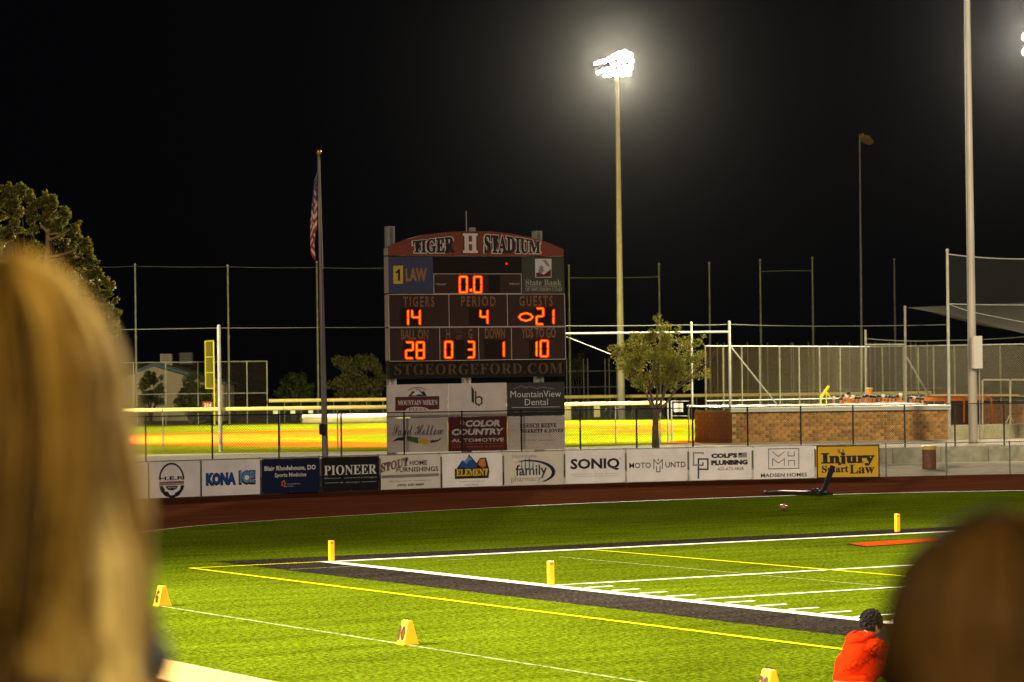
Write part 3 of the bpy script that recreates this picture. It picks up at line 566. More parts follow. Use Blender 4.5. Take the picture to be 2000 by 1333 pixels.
# ================================================================== FLAGPOLE
fz = 113.0; fbp = base(635.5, fz, T); ft = lvl(622, 308, fz)
ftp = at(622.5, 308, fz)
fg = thing('flagpole', tuple(fbp), 'tall tapered steel flagpole topped with a gold ball left of the scoreboard', 'flagpole')
MB().tube([fbp, fbp+(ftp-fbp)*0.35, ftp], [.135, .12, .055], 14).build('pole', polem, fg, smooth=False)
MB().tube([ftp, ftp+[0, 0, .10], ftp+[0, 0, .14]], [.06, .03, .015], 8).build('truck', galvd, fg)
MB().ball(ftp+[0, 0, .24], .115, n=16, m=10).build('ball', mat('gold_ball', (0.75, 0.45, 0.08), 0.25, 0.9), fg, smooth=True)
bx = at(629.5, 839, fz-0.25); MB().box(bx, .10, .08, .22, X=RX*[1, 1, 0]).build('cleat_box', blkst, fg)
MB().bar(at(627.6, 420, fz-.1), at(631.5, 830, fz-.2), .006).build('halyard', blkst, fg)
# hanging flag: a cloth gathered in folds along the mast
U0, V0 = 14, 44; vs = []; fs = []; mi = []; fl = [(616.5, 335), (616, 516)]
def flagpt(s, t):   # s across the fly 0..1, t down the hoist 0..1; the cloth hangs limp
    y = 330 + 190*min(1, t*0.60+s*0.42*(0.35+0.65*t)+0.0)
    y = 330+ (t*118) + s*(72) - 10*s*t
    wv = math.sin(s*9.5+t*1.2)*5.5*(0.35+0.65*min(1, t+s*.8)); x = 620.3-1.0*t*2+(y-330)*0.022 - (5.0+10.5*min(1, (y-325)/110))*(.35+.65*abs(math.sin(s*5.2+.25+t*.8)))*min(1, s*3+.10)
    return at(x, y, fz-0.16-0.03*math.cos(s*15+t*3)*min(1, s*4))
NS, NT = 40, 26
for j in range(NT+1):
    for i in range(NS+1): vs.append(flagpt(i/NS, j/NT))
for j in range(NT):
    for i in range(NS):
        s, t = (i+.5)/NS, (j+.5)/NT; fs.append((j*(NS+1)+i, j*(NS+1)+i+1, (j+1)*(NS+1)+i+1, (j+1)*(NS+1)+i))
        stripe = int(t*13)
        if s < .42 and t < 7/13: mi.append(2 if not (i % 3 == 1 and j % 3 == 1) else 1)
        else: mi.append(0 if stripe % 2 == 0 else 1)
b = MB(); b.add(vs, fs); b.mi = mi
fo = b.build('flag', [mat('flag_red', (0.28, 0.03, 0.02), 0.8), mat('flag_white', (0.60, 0.52, 0.46), 0.8), mat('flag_blue', (0.02, 0.025, 0.07), 0.8)], None, origin=at(620, 420, fz), smooth=True)
tag(fo, 'limp red, white and blue striped flag hanging in folds against the flagpole', 'flag')

# ================================================================== BIG POLES
def cylpole(name, px0, py0, px1, py1, z, r0, r1, label, cat, h0=T, m=polem, n=16, group=None):
    bp = base(px1, z, h0); tp = at(px0, py0, z); d = tp-bp
    root = thing(name, tuple(bp), label, cat, group); MB().tube([bp, bp+d*.5, tp], [r1, (r0+r1)/2, r0], n).build('pole', m, root, smooth=False); return root, bp, tp
# floodlight tower in the middle
lampm = mat('lit_floodlight_glass', (1, 1, 1), 0.5, emit=(1.0, 0.90, 0.70), es=40)
lt_, b1, t1 = cylpole('floodlight_tower', 1205, 112, 1214, 826, 256, .17, .36, 'tall floodlight tower with blazing white lamps above the small tree', 'floodlight', m=mat('pale_steel_pole', (.50, .47, .50), .6, spec=.1, noise=.1, scale=1.5))
# two cross arms seen obliquely; lamps hang from each
def head(root, c, ax, n, aim, lit=True, sz=.42, gap=.85, arms=((0, 0),), rise=0.0):
    ax = np.array(ax); ax /= np.linalg.norm(ax); aim = np.array(aim, float); aim /= np.linalg.norm(aim)
    for row, dz in arms:
        MB().tube([c+ax*(-n/2*gap)+[0, 0, dz], c+ax*(n/2*gap)+[0, 0, dz+rise]], .07, 6).build('crossarm', galvd, root)
        for i in range(n):
            k = (i-(n-1)/2); p = c+ax*k*gap+np.array([0, 0, dz+rise*(i+.5)/n-.45])+aim*.15
            x = np.cross(aim, [0, 0, 1.0]); x /= np.linalg.norm(x)
            MB().tube([p-aim*.42, p-aim*.25, p], [.16, .30, sz], 14).build('lamp_housing', galv, root, smooth=False)
            y = np.cross(aim, x); g = MB(); ring = [p+aim*.004+(sz-.03)*(math.cos(a)*x+math.sin(a)*y) for a in np.linspace(0, 2*math.pi, 15)[:-1]]; g.add(ring, [tuple(range(14))])
            g.build('lamp_lens', lampm if lit else galvd, root)
aimB = gp(650, 850, T)-t1; toc = CAM-t1
av = np.array([RX[0], RX[1], 0])*0.93+np.array([FW[0], FW[1], 0])*-.35
aim1 = toc/np.linalg.norm(toc)+np.array([0, 0, -.30]); aim1 /= np.linalg.norm(aim1); sx = np.cross(aim1, [0, 0, 1.0]); sx /= np.linalg.norm(sx); sy = np.cross(aim1, sx)
for a, c in (((1161, 121), (1236, 103)), ((1164, 138), (1234, 127)), ((1170, 148), (1230, 143))): MB().tube([at(*a, 256.4), at(*c, 256.4)], .06, 6).build('crossarm', galvd, lt_)
MB().tube([t1, at(1204, 104, 256.3)], .13, 8).build('crossarm', galvd, lt_)
for (x, y, q) in ((1163, 125, .22), (1171, 122, .28), (1180, 120, .34), (1190, 116, .36), (1199, 111, .38), (1209, 106, .40), (1220, 103, .42), (1230, 108, .42), (1232, 119, .42), (1231, 132, .42), (1228, 144, .36), (1219, 118, .42), (1208, 121, .42), (1198, 126, .40), (1168, 142, .26), (1177, 139, .32), (1187, 136, .36), (1197, 139, .40), (1209, 135, .42), (1220, 133, .42), (1216, 145, .36), (1204, 147, .34), (1191, 147, .30), (1181, 149, .18)):
    q *= .70; p = at(x, y, 256-random.random()*.6); lh_ = MB().tube([p-aim1*.5, p-aim1*.3, p], [.12, .22, q], 14).build('lamp_housing', galv, lt_, smooth=False)
    g = MB(); g.add([p+aim1*.004+q*.96*(math.cos(a)*sx+math.sin(a)*sy) for a in np.linspace(0, 2*math.pi, 15)[:-1]], [tuple(range(14))]); g.build('lamp_lens', lampm, lh_)
spot('tower_and_fill_lamp', t1+np.array([0, 0, -1.2])+toc/np.linalg.norm(toc)*1.5, gp(850, 836, T), 1000000, (1.0, 0.9, 0.66), 92, 0.5, 1.2)
spot('tower_and_fill_lamp', t1+np.array([0, 0, .3])+toc/np.linalg.norm(toc)*1.2, CAM, 300000, (1, .89, .66), 170, 0.3, 1.0)
# right-hand pole with cabinet; its lamps hang above the picture
rp, b3, t3 = cylpole('floodlight_pole', 1888, -60, 1901, 866, 139.5, .15, .235, 'thick steel light pole with a grey cabinet rising out of the picture', 'light pole', T)
cbp = at(1908.5, 688.5, 139.2); MB().box(cbp, .235, .2, .83, X=RX*[1, 1, 0], Y=FW*[1, 1, 0]).build('cabinet', mat('grey_cabinet', (0.24, 0.22, 0.20), 0.5), rp)
MB().box(at(1898.5, 688.5, 139.0), .012, .15, .80, X=RX*[1, 1, 0], Y=FW*[1, 1, 0]).build('cabinet_door', mat('pale_cabinet', (0.36, 0.34, 0.31), 0.5), rp)
MB().bar(at(1913, 721, 139.3), at(1914, 862, 139.3), .03, 6).build('conduit', galvd, rp)
t3b = t3+np.array([0, 0, 1.4]); MB().tube([t3, t3b], .15, 10).build('pole_top', polem, rp)
head(rp, t3b, RX*[1, 1, 0], 4, (gp(700, 860, T)-t3b), arms=((0, 0),), gap=.9)
spot('tower_and_fill_lamp', t3b+np.array([-.4, .8, -1.5]), gp(500, 856, T), 650000, GOLD, 70, 0.7, 1.0)
spot('tower_and_fill_lamp', base(2480, 104, 22.0), gp(1560, 850, T), 120000, (1.0, .85, .55), 62, 0.7, 1.0)  # added fill lamp, no tower there, brightens the dugout and apron
# lamp tower whose glow enters at the right edge
r2, b4, t4 = cylpole('floodlight_tower', 2032, 68, 2044, 820, 236, .16, .34, 'floodlight tower just past the right edge whose glow enters the picture', 'floodlight')
toc4 = CAM-t4; head(r2, t4+[0, 0, .3], RX*[1, 1, 0], 4, toc4+np.array([0, 0, -60]), arms=((0, 0), (1, -1.3)), gap=.8)
spot('tower_and_fill_lamp', t4+toc4/np.linalg.norm(toc4)*1.6+np.array([0, 0, -2.2]), gp(1300, 838, T), 400000, GOLD, 80, 0.5, 1.2)
spot('tower_and_fill_lamp', t4+toc4/np.linalg.norm(toc4)*1.4, CAM, 700000, (1, .9, .75), 170, 0.3, 1.0)
spot('tower_and_fill_lamp', base(-500, 175, 27.0), gp(450, 856, T), 1000000, GOLD, 56, 0.7, 1.2)  # added fill lamp out of view, brightens the left fence cap and bushes
spot('tower_and_fill_lamp', base(-760, 112, 23.0), gp(420, 868, T), 260000, GOLD, 52, 0.8, 1.0)  # added fill lamp, lights the camera side of the left fence cap
# distant pole with unlit lamps
r5, b5, t5 = cylpole('light_pole', 1679, 262, 1684, 812, 290, .07, .15, 'distant thin light pole with dull unlit floodlights against black sky', 'light pole', m=galv)
for i, (x, y) in enumerate(((1685, 268), (1692, 271), (1697, 273))):
    p = at(x, y, 290); MB().tube([p+[0, 0, .35]-FW*.2, p, p+(-FW*.3+[0.1, 0, -.3])], [.12, .32, .42], 10).build('lamp_housing', mm('brassy_housing', (0.5, 0.36, 0.14), 0.35, 0.6), r5)
MB().tube([at(1679, 264, 290), at(1702, 271, 290)], .12, 6).build('crossarm', galvd, r5)
for (px, pt, pb, z, lab) in ((263.5, 517, 826, 253, 'slim netting mast left of the yellow foul pole, behind the house'), (444.5, 519, 826, 253, 'slim netting mast just right of the yellow foul pole'), (618.5, 512, 826, 258, 'slim netting mast half hidden beside the flagpole'), (1111, 519, 826, 262, 'slim netting mast beside the right edge of the scoreboard'),
                            (1287, 516, 822, 262, 'slim netting mast rising straight out of the small tree'), (1385, 514, 820, 262, 'slim netting mast right of the small tree'), (1484.5, 508, 818, 262, 'left one of the two masts joined by a high cable'), (1586.5, 504, 816, 262, 'right one of the two masts joined by a high cable'), (1746.5, 507, 816, 275, 'slim netting mast left of the square shade net')):
    m_, bb, tt = cylpole('netting_mast', px, pt, px+ (pb-pt)*.012, pb, z, .075, .11, lab, 'mast', m=galvd, n=8, group='slim netting masts behind the ball park')
    MB().ball(tt, .11, n=8, m=5).build('cap', galv, m_)
    MB().tube([bb+(tt-bb)*.55-(tt-bb)*.01, bb+(tt-bb)*.55+(tt-bb)*.01], .125, 8).build('collar', galvd, m_)
def cable(pts, z, r, label, sag=0.0, m=wire, nm='cable'):
    P = []
    for (a, c) in zip(pts[:-1], pts[1:]):
        za = a[2] if len(a) > 2 else z; zc = c[2] if len(c) > 2 else z
        for k in range(8):
            t = k/8; p = at(a[0]+(c[0]-a[0])*t, a[1]+(c[1]-a[1])*t+sag*4*t*(1-t), za+(zc-za)*t); P.append(p)
    P.append(at(pts[-1][0], pts[-1][1], pts[-1][2] if len(pts[-1]) > 2 else z))
    return tag(MB().tube(P, r, 5).build(nm, m, None, origin=P[0]), label, 'cable')
cable([(150, 522), (263.5, 520.5), (444.5, 521.5), (618, 523), (757, 524)], 253, .016, 'high cable strung between the left masts above the house', 1)
cable([(1111, 543), (1286.5, 541)], 262, .03, 'upper cable from the scoreboard side to the mast in the tree', 1)
cable([(1484.5, 531), (1586.5, 529.5)], 262, .03, 'short high cable joining two masts on the right', -1)
cable([(150, 645), (427, 641), (627, 640), (760, 639.5)], 141, .014, 'long low cable passing over the yellow foul pole', .5)
cable([(1104, 637), (1350, 635), (1423, 634), (1600, 637.5), (1853, 634.5)], 148, .017, 'long cable above the dugout from the scoreboard to the backstop mast', .7)
cable([(1694, 662, 200), (1853, 665, 185), (2060, 652, 175)], 180, .03, 'sagging cable behind the light pole on the right', 3)

# ------------------------------------------------------------------ near ball-park fence with padded cap, net posts
fA = [base(100, 140, T), base(318, 140.5, T), base(787, 143.5, T), base(1300, 150, T)]
def on(path, x): return plan_hit([p[:2] for p in path], x)
fence('padded_fence', 'chain-link ball park fence with a bright padded cap, the nearer of the two', [p[:2] for p in fA], 2.2, T, [on(fA, x) for x in (206, 319, 434, 547, 660, 775, 890, 1000, 1080, 1203, 1290)], galvd, wire, .035, .02, pitch=.10, wr=.0025, cap=capm, capr=.11)
fB = [base(525, 252, T), base(760, 254, T), base(1180, 258, T), base(1520, 258, T), base(1820, 258, T)]
fence('padded_fence', 'far outfield fence with a yellow padded cap running behind the diamond', [p[:2] for p in fB], 2.12, T, [on(fB, x) for x in list(range(557, 760, 32))+list(range(1110, 1810, 42))], galvd, wire, .05, .03, pitch=.3, wr=.006, cap=capm, capr=.16)
for x, lab in ((538, 'leftmost small white card wired on the far fence'), (572, 'middle small white card wired on the far fence'), (607, 'small white card on the far fence nearest the flagpole')):
    p = at(x, 804, 251.2); tag(MB().box(p, .22, .01, .26, X=RX*[1, 1, 0], Y=FW*[1, 1, 0]).build('card', vinyl, None, origin=p), lab, 'sign', 'small white cards on the far fence')
# tall left backstop frame
z = 253
fC = [base(150, z, T), base(523.5, z, T)]
hC = lvl(400, 707, z)-T
fence('tall_fence', 'tall square-topped chain-link screen in front of the pale house', [p[:2] for p in fC], hC, T, [on(fC, x) for x in (200, 262, 325, 388, 484, 523)], galv, brw, .055, .045, rails=(1.0, 1-2.95/hC), pitch=.22, wr=.006)
# yellow foul pole
fp = base(419, 251, T); fpr = thing('foul_pole', tuple(fp), 'bright yellow foul pole with a tall mesh wing', 'foul pole')
yp = mat('yellow_paint', (0.72, 0.66, 0.01), 0.5); yp2 = mat('yellow_mesh', (0.16, 0.14, 0.006), 0.7)
tpf = at(416.5, 665, 251); MB().tube([fp, tpf], .085, 8).build('pole', yp, fpr)
for a, c in (((400.5, 667), (401.5, 759)), ((400.5, 667), (416, 666)), ((400.5, 698), (416, 697.5)), ((401, 728.5), (416, 728)), ((401.5, 759), (417, 759))): MB().tube([at(*a, 251), at(*c, 251)], .06, 6).build('wing_bar', yp, fpr)
MB().prism([at(401.5, 668, 251.12), at(415.5, 667, 251.12), at(416, 758, 251.12), at(402, 758, 251.12)], FW*.02+RX*0).build('wing_mesh', yp2, fpr)
sg = at(405, 792, 250.6); Ps = Plane(at(395, 800, 250.6), RX*[1, 1, 0], (0, 0, 1)); sgo = thing('distance_sign', tuple(sg), 'small red sign reading 314 beside the yellow foul pole', 'sign')
MB().prism([Ps.hit(395.5, 785), Ps.hit(415, 785), Ps.hit(415, 797.5), Ps.hit(395.5, 797.5)], FW*.03).build('panel', mat('red_sign', (0.45, 0.05, 0.02), 0.5), sgo)
text(Ps, '314', (399, 787.5, 413, 796), vinyl, sgo, bold=.05, off=.02)
# net mast in front (left) and pipe frame right of the board
for (px0, pt, px1, z, r_, lab) in ((427, 638, 430.5, 141, .095, 'capped grey net mast standing just right of the yellow foul pole'), (1350, 631, 1353, 149, .06, 'slim galvanised mast behind the small tree crown'), (1424, 630, 1427, 148, .08, 'thick mast at the corner of the block dugout'), (1850, 489, 1854.5, 150, .085, 'tall mast holding the square net, right end of the dugout'), (1767.5, 600, 1770, 160, .075, 'mast holding the tip of the shade sail'), (1690.5, 647, 1692.5, 175, .075, 'short mast behind the team, left of the braced one')):
    m_, bb, tt = cylpole('net_post', px0, pt, px1, 860, z, r_*.95, r_, lab, 'mast', m=galv, n=12)
    MB().ball(tt, r_*1.05, n=10, m=6).build('cap', galv, m_, smooth=True)
def barthing(name, a, c, za, zc, r, label, cat, m=galv): 
    p, q = at(*a, za), at(*c, zc); return tag(MB().tube([p, q], r, 8).build(name, m, None, origin=p), label, cat)
barthing('pipe', (1100, 652), (1424, 648.5), 147, 148, .055, 'long horizontal pipe running through the small tree to the corner mast', 'pipe')
barthing('brace', (1106, 658), (1192, 692), 147, 150, .02, 'thin slanting stay right of the scoreboard', 'brace')
barthing('brace', (1426, 676), (1522, 796), 148, 151, .04, 'slanting pipe brace running from the corner mast to the dugout roof', 'brace')
barthing('brace', (1769, 695), (1815, 774), 160, 161, .05, 'slanting pipe brace behind the seated team', 'brace')
barthing('pipe', (1692, 673.5), (1768, 673), 175, 175, .05, 'short level pipe between two masts behind the team', 'pipe')

# net sheets: knotted twine as thin bars
def net(name, label, q, nu, nv, r, sagf=0.0, m=netm, sol=None):
    A_, B_, C_, D_ = [np.array(p) for p in q]                # A top-left, B top-right, C bottom-right, D bottom-left
    def P(s, t): p = (A_*(1-s)+B_*s)*(1-t)+(D_*(1-s)+C_*s)*t; return p-np.array([0, 0, sagf*4*s*(1-s)])
    b = MB()
    for i in range(nu+1):
        for j in range(0, 6): b.bar(P(i/nu, j/6), P(i/nu, (j+1)/6), r)
    for j in range(nv+1):
        for i in range(0, 10): b.bar(P(i/10, j/nv), P((i+1)/10, j/nv), r)
    o = b.build(name, m, None, origin=A_); return tag(o, label, 'net')
net('square_net', 'dark square net stretched from the tall mast past the light pole', [at(1853, 497, 150), at(2080, 503, 150), at(2080, 596, 150), at(1853, 594, 150)], 110, 46, .006, .25)
cable([(1853, 497, 150), (2080, 503, 150)], 150, .03, 'bright top rope of the square net', 6, m=galv, nm='rope')
cable([(1853, 594, 150), (2080, 596, 150)], 150, .025, 'lower rope of the square net', 1, m=galv, nm='rope')
sailm = mat('grey_shade_cloth', (0.06, 0.056, 0.045), 0.9, spec=0.0, noise=.12)
b = MB(); Q = [at(1770, 601, 160), at(2080, 588, 160), at(2080, 672, 140), at(1915, 626, 146)]
vs = []; n1 = 16
for j in range(n1+1):
    for i in range(n1+1):
        s, t = i/n1, j/n1; p = (Q[0]*(1-s)+Q[1]*s)*(1-t)+(Q[0]*(1-s)*.4+Q[3]*(1-s)*.6+Q[2]*s)*t; vs.append(p-np.array([0, 0, .5*math.sin(math.pi*s)*math.sin(math.pi*t)]))
b.add(vs, [(j*(n1+1)+i, j*(n1+1)+i+1, (j+1)*(n1+1)+i+1, (j+1)*(n1+1)+i) for j in range(n1) for i in range(n1)])
tag(b.build('shade_sail', sailm, None, origin=Q[0], smooth=True), 'pale grey shade sail stretched to a point behind the light pole', 'shade sail')
cable([(1853, 594, 150), (1900, 610, 148), (2080, 644, 140)], 148, .03, 'bright edge rope slanting down across the shade sail', 1, m=galv, nm='rope')

# tall dense fences on the right
fD = [base(1378, 215, T), base(1700, 232, T), base(2080, 225, T)]
hD = lvl(1600, 677, 226)-T
fence('tall_fence', 'tall brown-lit chain-link fence of many posts behind the dugout', [p[:2] for p in fD], hD, T, [on(fD, x) for x in (1380, 1414.5, 1451, 1486, 1525, 1563, 1603, 1643, 1684, 1726, 1767, 1796, 1826, 1867, 1905, 1957, 2010)], galvd, brw, .06, .05, rails=(1.0, .30), pitch=.2, wr=.006)
fE = [base(1395, 262, T), base(1840, 275, T)]
fence('tall_fence', 'dimmer row of fence posts showing through the tall fence', [p[:2] for p in fE], hD*1.15, T, [on(fE, x) for x in (1404, 1417, 1432, 1463, 1502, 1548, 1552, 1582, 1590, 1621, 1637, 1662, 1702, 1712, 1740, 1782, 1792, 1814)], galvd, netm, .055, .03, rails=(.35,), mesh=False)
# screens right of the scoreboard, behind the outfield fence
fF = [base(1090, 268, T), base(1215, 268, T)]
fence('tall_fence', 'grey pipe frames with three rails right of the scoreboard', [p[:2] for p in fF], lvl(1150, 725, 268)-T, T, [on(fF, x) for x in (1109, 1142, 1150, 1184, 1192, 1207)], galvd, netm, .06, .045, rails=(1.0, .66, .42), pitch=.5, wr=.007, post_h=lvl(1150, 701, 268)-T)
for x, y0, y1, wv, lab in ((1107, 791, 824, 8, 'pale board leaning against the fence at the scoreboard edge'), (1166, 792, 815, 6, 'pale board hung on the far fence left of the tower'), (1325, 788, 805, 9, 'white notice board on the gate beside the block dugout')):
    zz = 250 if x < 1300 else 149.5; p = at(x, (y0+y1)/2, zz); tag(MB().box(p, wv*zz/FP, .02, (y1-y0)/2*zz/FP, X=RX*[1, 1, 0], Y=FW*[1, 1, 0]).build('board', whA, None, origin=p), lab, 'board')
# gate beside the dugout
gt = thing('gate', tuple(base(1308, 149.5, T)), 'open pipe gate with a notice board left of the block dugout', 'gate')
for x in (1305, 1312, 1346): MB().tube([base(x, 149.5, T), at(x-1, 783 if x < 1320 else 790, 149.5)], .045, 8).build('post', galv, gt)
MB().tube([at(1310, 813, 149.5), at(1346, 813, 149.5)], .03, 6).build('rail', galv, gt)
MB().tube([at(1310, 784, 149.5), at(1346, 784, 149.5)], .03, 6).build('rail', galv, gt)
# white tarp roll
tr_ = thing('field_cover', tuple(base(600, 247, T)), 'long white rolled-up field cover on the grass behind the flagpole', 'tarp roll')
ca, cb = base(590, 247, T+.44), base(800, 249, T+.44); MB().tube([ca, ca+(cb-ca)*.012, ca+(cb-ca)*.3, ca+(cb-ca)*.65, cb], [.34, .44, .46, .43, .45], 18).build('roll', mat('white_tarp', (0.72, 0.62, 0.50), 0.6, noise=.12, scale=1.5, bump=.4, bscale=5), tr_, smooth=True)
MB().tube([ca-(cb-ca)*.02, ca], .12, 10).build('core', galvd, tr_)

# ================================================================== DUGOUT
DZ = 147.5
dA, dB = base(1431, DZ, T), base(1852, DZ+1.5, T); du = (dB-dA)/np.linalg.norm(dB-dA); dn = np.array([du[1], -du[0], 0.0])     # dn points to the camera
dC = base(1357, DZ+4.5, T)                                    # back-left corner
dg = thing('dugout', tuple(dA), 'long dugout of rough brown blocks under a pale metal roof', 'dugout')
Ld = np.linalg.norm(dB-dA); Hd = 1.66
gold = mat('split_face_block', (0.24, 0.125, 0.035), 0.95, noise=0.45, scale=7, bump=1.0, bscale=28); mort = mat('mortar', (0.30, 0.23, 0.12), 0.95)
su_ = (dA-dC); Ls = np.linalg.norm(su_); su_ /= Ls; sn_ = np.array([su_[1], -su_[0], 0.0])
MB().prism([dA-dn*.02, dB-dn*.02, dB-dn*.24, dA-dn*.24], (0, 0, Hd)).build('wall', mort, dg)
MB().prism([dC-sn_*.02, dA-sn_*.02-su_*.25, dA-sn_*.22-su_*.25, dC-sn_*.22], (0, 0, Hd+.1)).build('wall', mort, dg)
nt_ = gold.node_tree; oi = nt_.nodes.new('ShaderNodeObjectInfo'); mr = nt_.nodes.new('ShaderNodeMapRange'); mr.inputs[3].default_value = .65; mr.inputs[4].default_value = 1.3; nt_.links.new(oi.outputs['Random'], mr.inputs[0])
mxn = nt_.nodes.new('ShaderNodeMix'); mxn.data_type = 'RGBA'; mxn.blend_type = 'MULTIPLY'; mxn.inputs[0].default_value = 1; bsd = nt_.nodes['Principled BSDF']; nt_.links.new(bsd.inputs['Base Color'].links[0].from_socket, mxn.inputs[6]); nt_.links.new(mr.outputs[0], mxn.inputs[7]); nt_.links.new(mxn.outputs[2], bsd.inputs['Base Color'])
bw, bh = .40, .2; var = []
for k in range(6):                                           # split-face blocks: rough front, six shapes shared
    me = bpy.data.meshes.new('block'); vs = []; fs = []; nx, nz = 5, 3
    for j in range(nz):
        for i in range(nx):
            e = i in (0, nx-1) or j in (0, nz-1); vs.append(((i/(nx-1)-.5)*(bw-.026), -(.012 if e else random.uniform(.03, .065)), (j/(nz-1)-.5)*(bh-.026)))
    for j in range(nz-1):
        for i in range(nx-1): fs.append((j*nx+i, j*nx+i+1, (j+1)*nx+i+1, (j+1)*nx+i))
    n0 = len(vs); vs += [(-(bw-.026)/2, .06, -(bh-.026)/2), ((bw-.026)/2, .06, -(bh-.026)/2), ((bw-.026)/2, .06, (bh-.026)/2), (-(bw-.026)/2, .06, (bh-.026)/2)]
    fs += [(0, n0, n0+1, nx-1), (nx-1, n0+1, n0+2, nz*nx-1), (nz*nx-1, n0+2, n0+3, (nz-1)*nx), ((nz-1)*nx, n0+3, n0, 0)]
    me.from_pydata(vs, [], fs); me.materials.append(gold); var.append(me)
def yawmat(u, org): return Matrix(((u[0], -u[1], 0, org[0]), (u[1], u[0], 0, org[1]), (0, 0, 1, org[2]), (0, 0, 0, 1)))
smoothb = []
for k in range(1):
    me = bpy.data.meshes.new('brick'); q = MB(); q.box((0, .03, 0), .395, .045, .112); me.from_pydata(q.v, [], q.f); me.materials.append(mat('smooth_orange_block', (0.30, 0.12, 0.045), 0.9, noise=.2, scale=3, bump=.4)); smoothb.append(me)
rows = 8; cnt = 0
for j in range(rows):
    s = -.0 if j % 2 else .2; s = (0.2 if j % 2 else 0.0)
    x = s
    while x < Ld-.05:
        wv = min(bw, Ld-x); o = bpy.data.objects.new('block', var[(cnt*7+j) % 6]); S.collection.objects.link(o); o.parent = dg
        c = dA+du*(x+wv/2)+np.array([0, 0, .03+bh*(j+.5)])+dn*random.uniform(-.012, .02)
        o.matrix_local = yawmat(du, c-dA) @ Matrix.Diagonal((wv/bw, 1, 1, 1)); cnt += 1; x += bw
for j in range(7):
    x = 0.4 if j % 2 else 0.0
    while x < Ls-.3:
        wv = min(.80, Ls-x-.02); o = bpy.data.objects.new('block', smoothb[0]); S.collection.objects.link(o); o.parent = dg
        c = dC+su_*(x+wv/2)+np.array([0, 0, .12+.234*j])+sn_*random.uniform(0, .006); o.matrix_local = yawmat(su_, c-dA) @ Matrix.Diagonal((wv/.81, 1, 1, 1)); x += .81
roofm = mat('pale_metal_roof', (0.62, 0.58, 0.42), 0.45, 0.1, noise=.1, scale=.8); fasc = mat('grey_fascia', (0.28, 0.30, 0.27), 0.35, 0.5)
zt = T+Hd
MB().box(dA+du*Ld/2+dn*.12+np.array([0, 0, Hd+.10]), Ld/2+.12, .10, .095, X=du, Y=dn).build('fascia', fasc, dg)
MB().tube([dA-du*.15+dn*.25+[0, 0, Hd+.03], dB+du*.1+dn*.25+[0, 0, Hd+.03]], .03, 6).build('gutter', mat('bright_gutter', (.6, .6, .55), .3, .5), dg)
depth = 5.2
Rr_ = [dA-du*.15+dn*.24, dB+du*.12+dn*.24, dB-du*1.2-dn*depth, dA-du*(1.5)-dn*depth]
P_ = [p+np.array([0, 0, Hd+.20+(0.10 if i > 1 else 0)]) for i, p in enumerate(Rr_)]
rfo = MB().prism(P_, (0, 0, .05)).build('roof', roofm, dg)
for k in range(14):                                          # standing seams
    t = (k+.5)/14; a = P_[0]*(1-t)+P_[1]*t; c = P_[3]*(1-t)+P_[2]*t; MB().bar(a+[0, 0, .06], c+[0, 0, .06], .018, 4).build('roof_seam', roofm, rfo)
for s in (.15, .55, .9): MB().box(dA+du*Ld*s-dn*(depth-.3)+np.array([0, 0, (Hd+.2)/2]), .06, .06, (Hd+.2)/2, X=du, Y=dn).build('roof_post', galvd, dg)
# low white wall right of the dugout with terrace
lw = thing('low_wall', tuple(base(1853, 150, T)), 'low pale concrete wall beside the dugout, behind the thick light pole', 'wall')
a, c = base(1856, 150, T), base(2120, 154, T); e = (c-a); 
for k in range(4): MB().prism([a+e*(k/4+.001), a+e*((k+1)/4-.001), a+e*((k+1)/4-.001)+FW*[1, 1, 0]*.25, a+e*(k/4+.001)+FW*[1, 1, 0]*.25], (0, 0, .78)).build('panel', mm('pale_concrete', (0.32, 0.30, 0.18), 0.9, noise=.12), lw)
# orange pipe shelter (second dugout) right
od = thing('dugout', tuple(base(1885, 158, T)), 'open shelter with an orange pipe frame right of the seated team', 'dugout'); opm = mat('orange_steel', (0.62, 0.17, 0.02), 0.5)
for pts in ([(1883, 826), (1883, 785), (1887, 777), (1894, 775), (1930, 775), (1936, 779), (1938, 826)],): MB().tube([at(*q, 158) for q in pts], .06, 8).build('pipe_frame', opm, od)
MB().tube([at(1806, 780, 160), at(1925, 779, 160)], .12, 8).build('roof_edge', opm, od); MB().tube([at(1848, 781, 159.5), at(1848, 800, 159.5)], .08, 8).build('pipe_leg', opm, od)
MB().prism([at(1806, 776, 160), at(1990, 776, 160), at(1990, 772, 170), at(1806, 772, 170)], (0, 0, .05)).build('roof', mat('tan_roof', (0.16, 0.11, 0.05), .9, spec=0.0, noise=.2), od)
MB().prism([at(1856, 784, 162), at(2000, 784, 162), at(2000, 834, 162), at(1856, 834, 162)], FW*.15).build('wall', mat('dark_brown_wall', (0.05, 0.028, 0.015), .8, noise=.3), od)
MB().prism([at(1920, 790, 160), at(2010, 790, 160), at(2010, 834, 160), at(1920, 834, 160)], FW*.15).build('wall', mat('tan_wall', (0.30, 0.17, 0.07), .8, noise=.2), od)
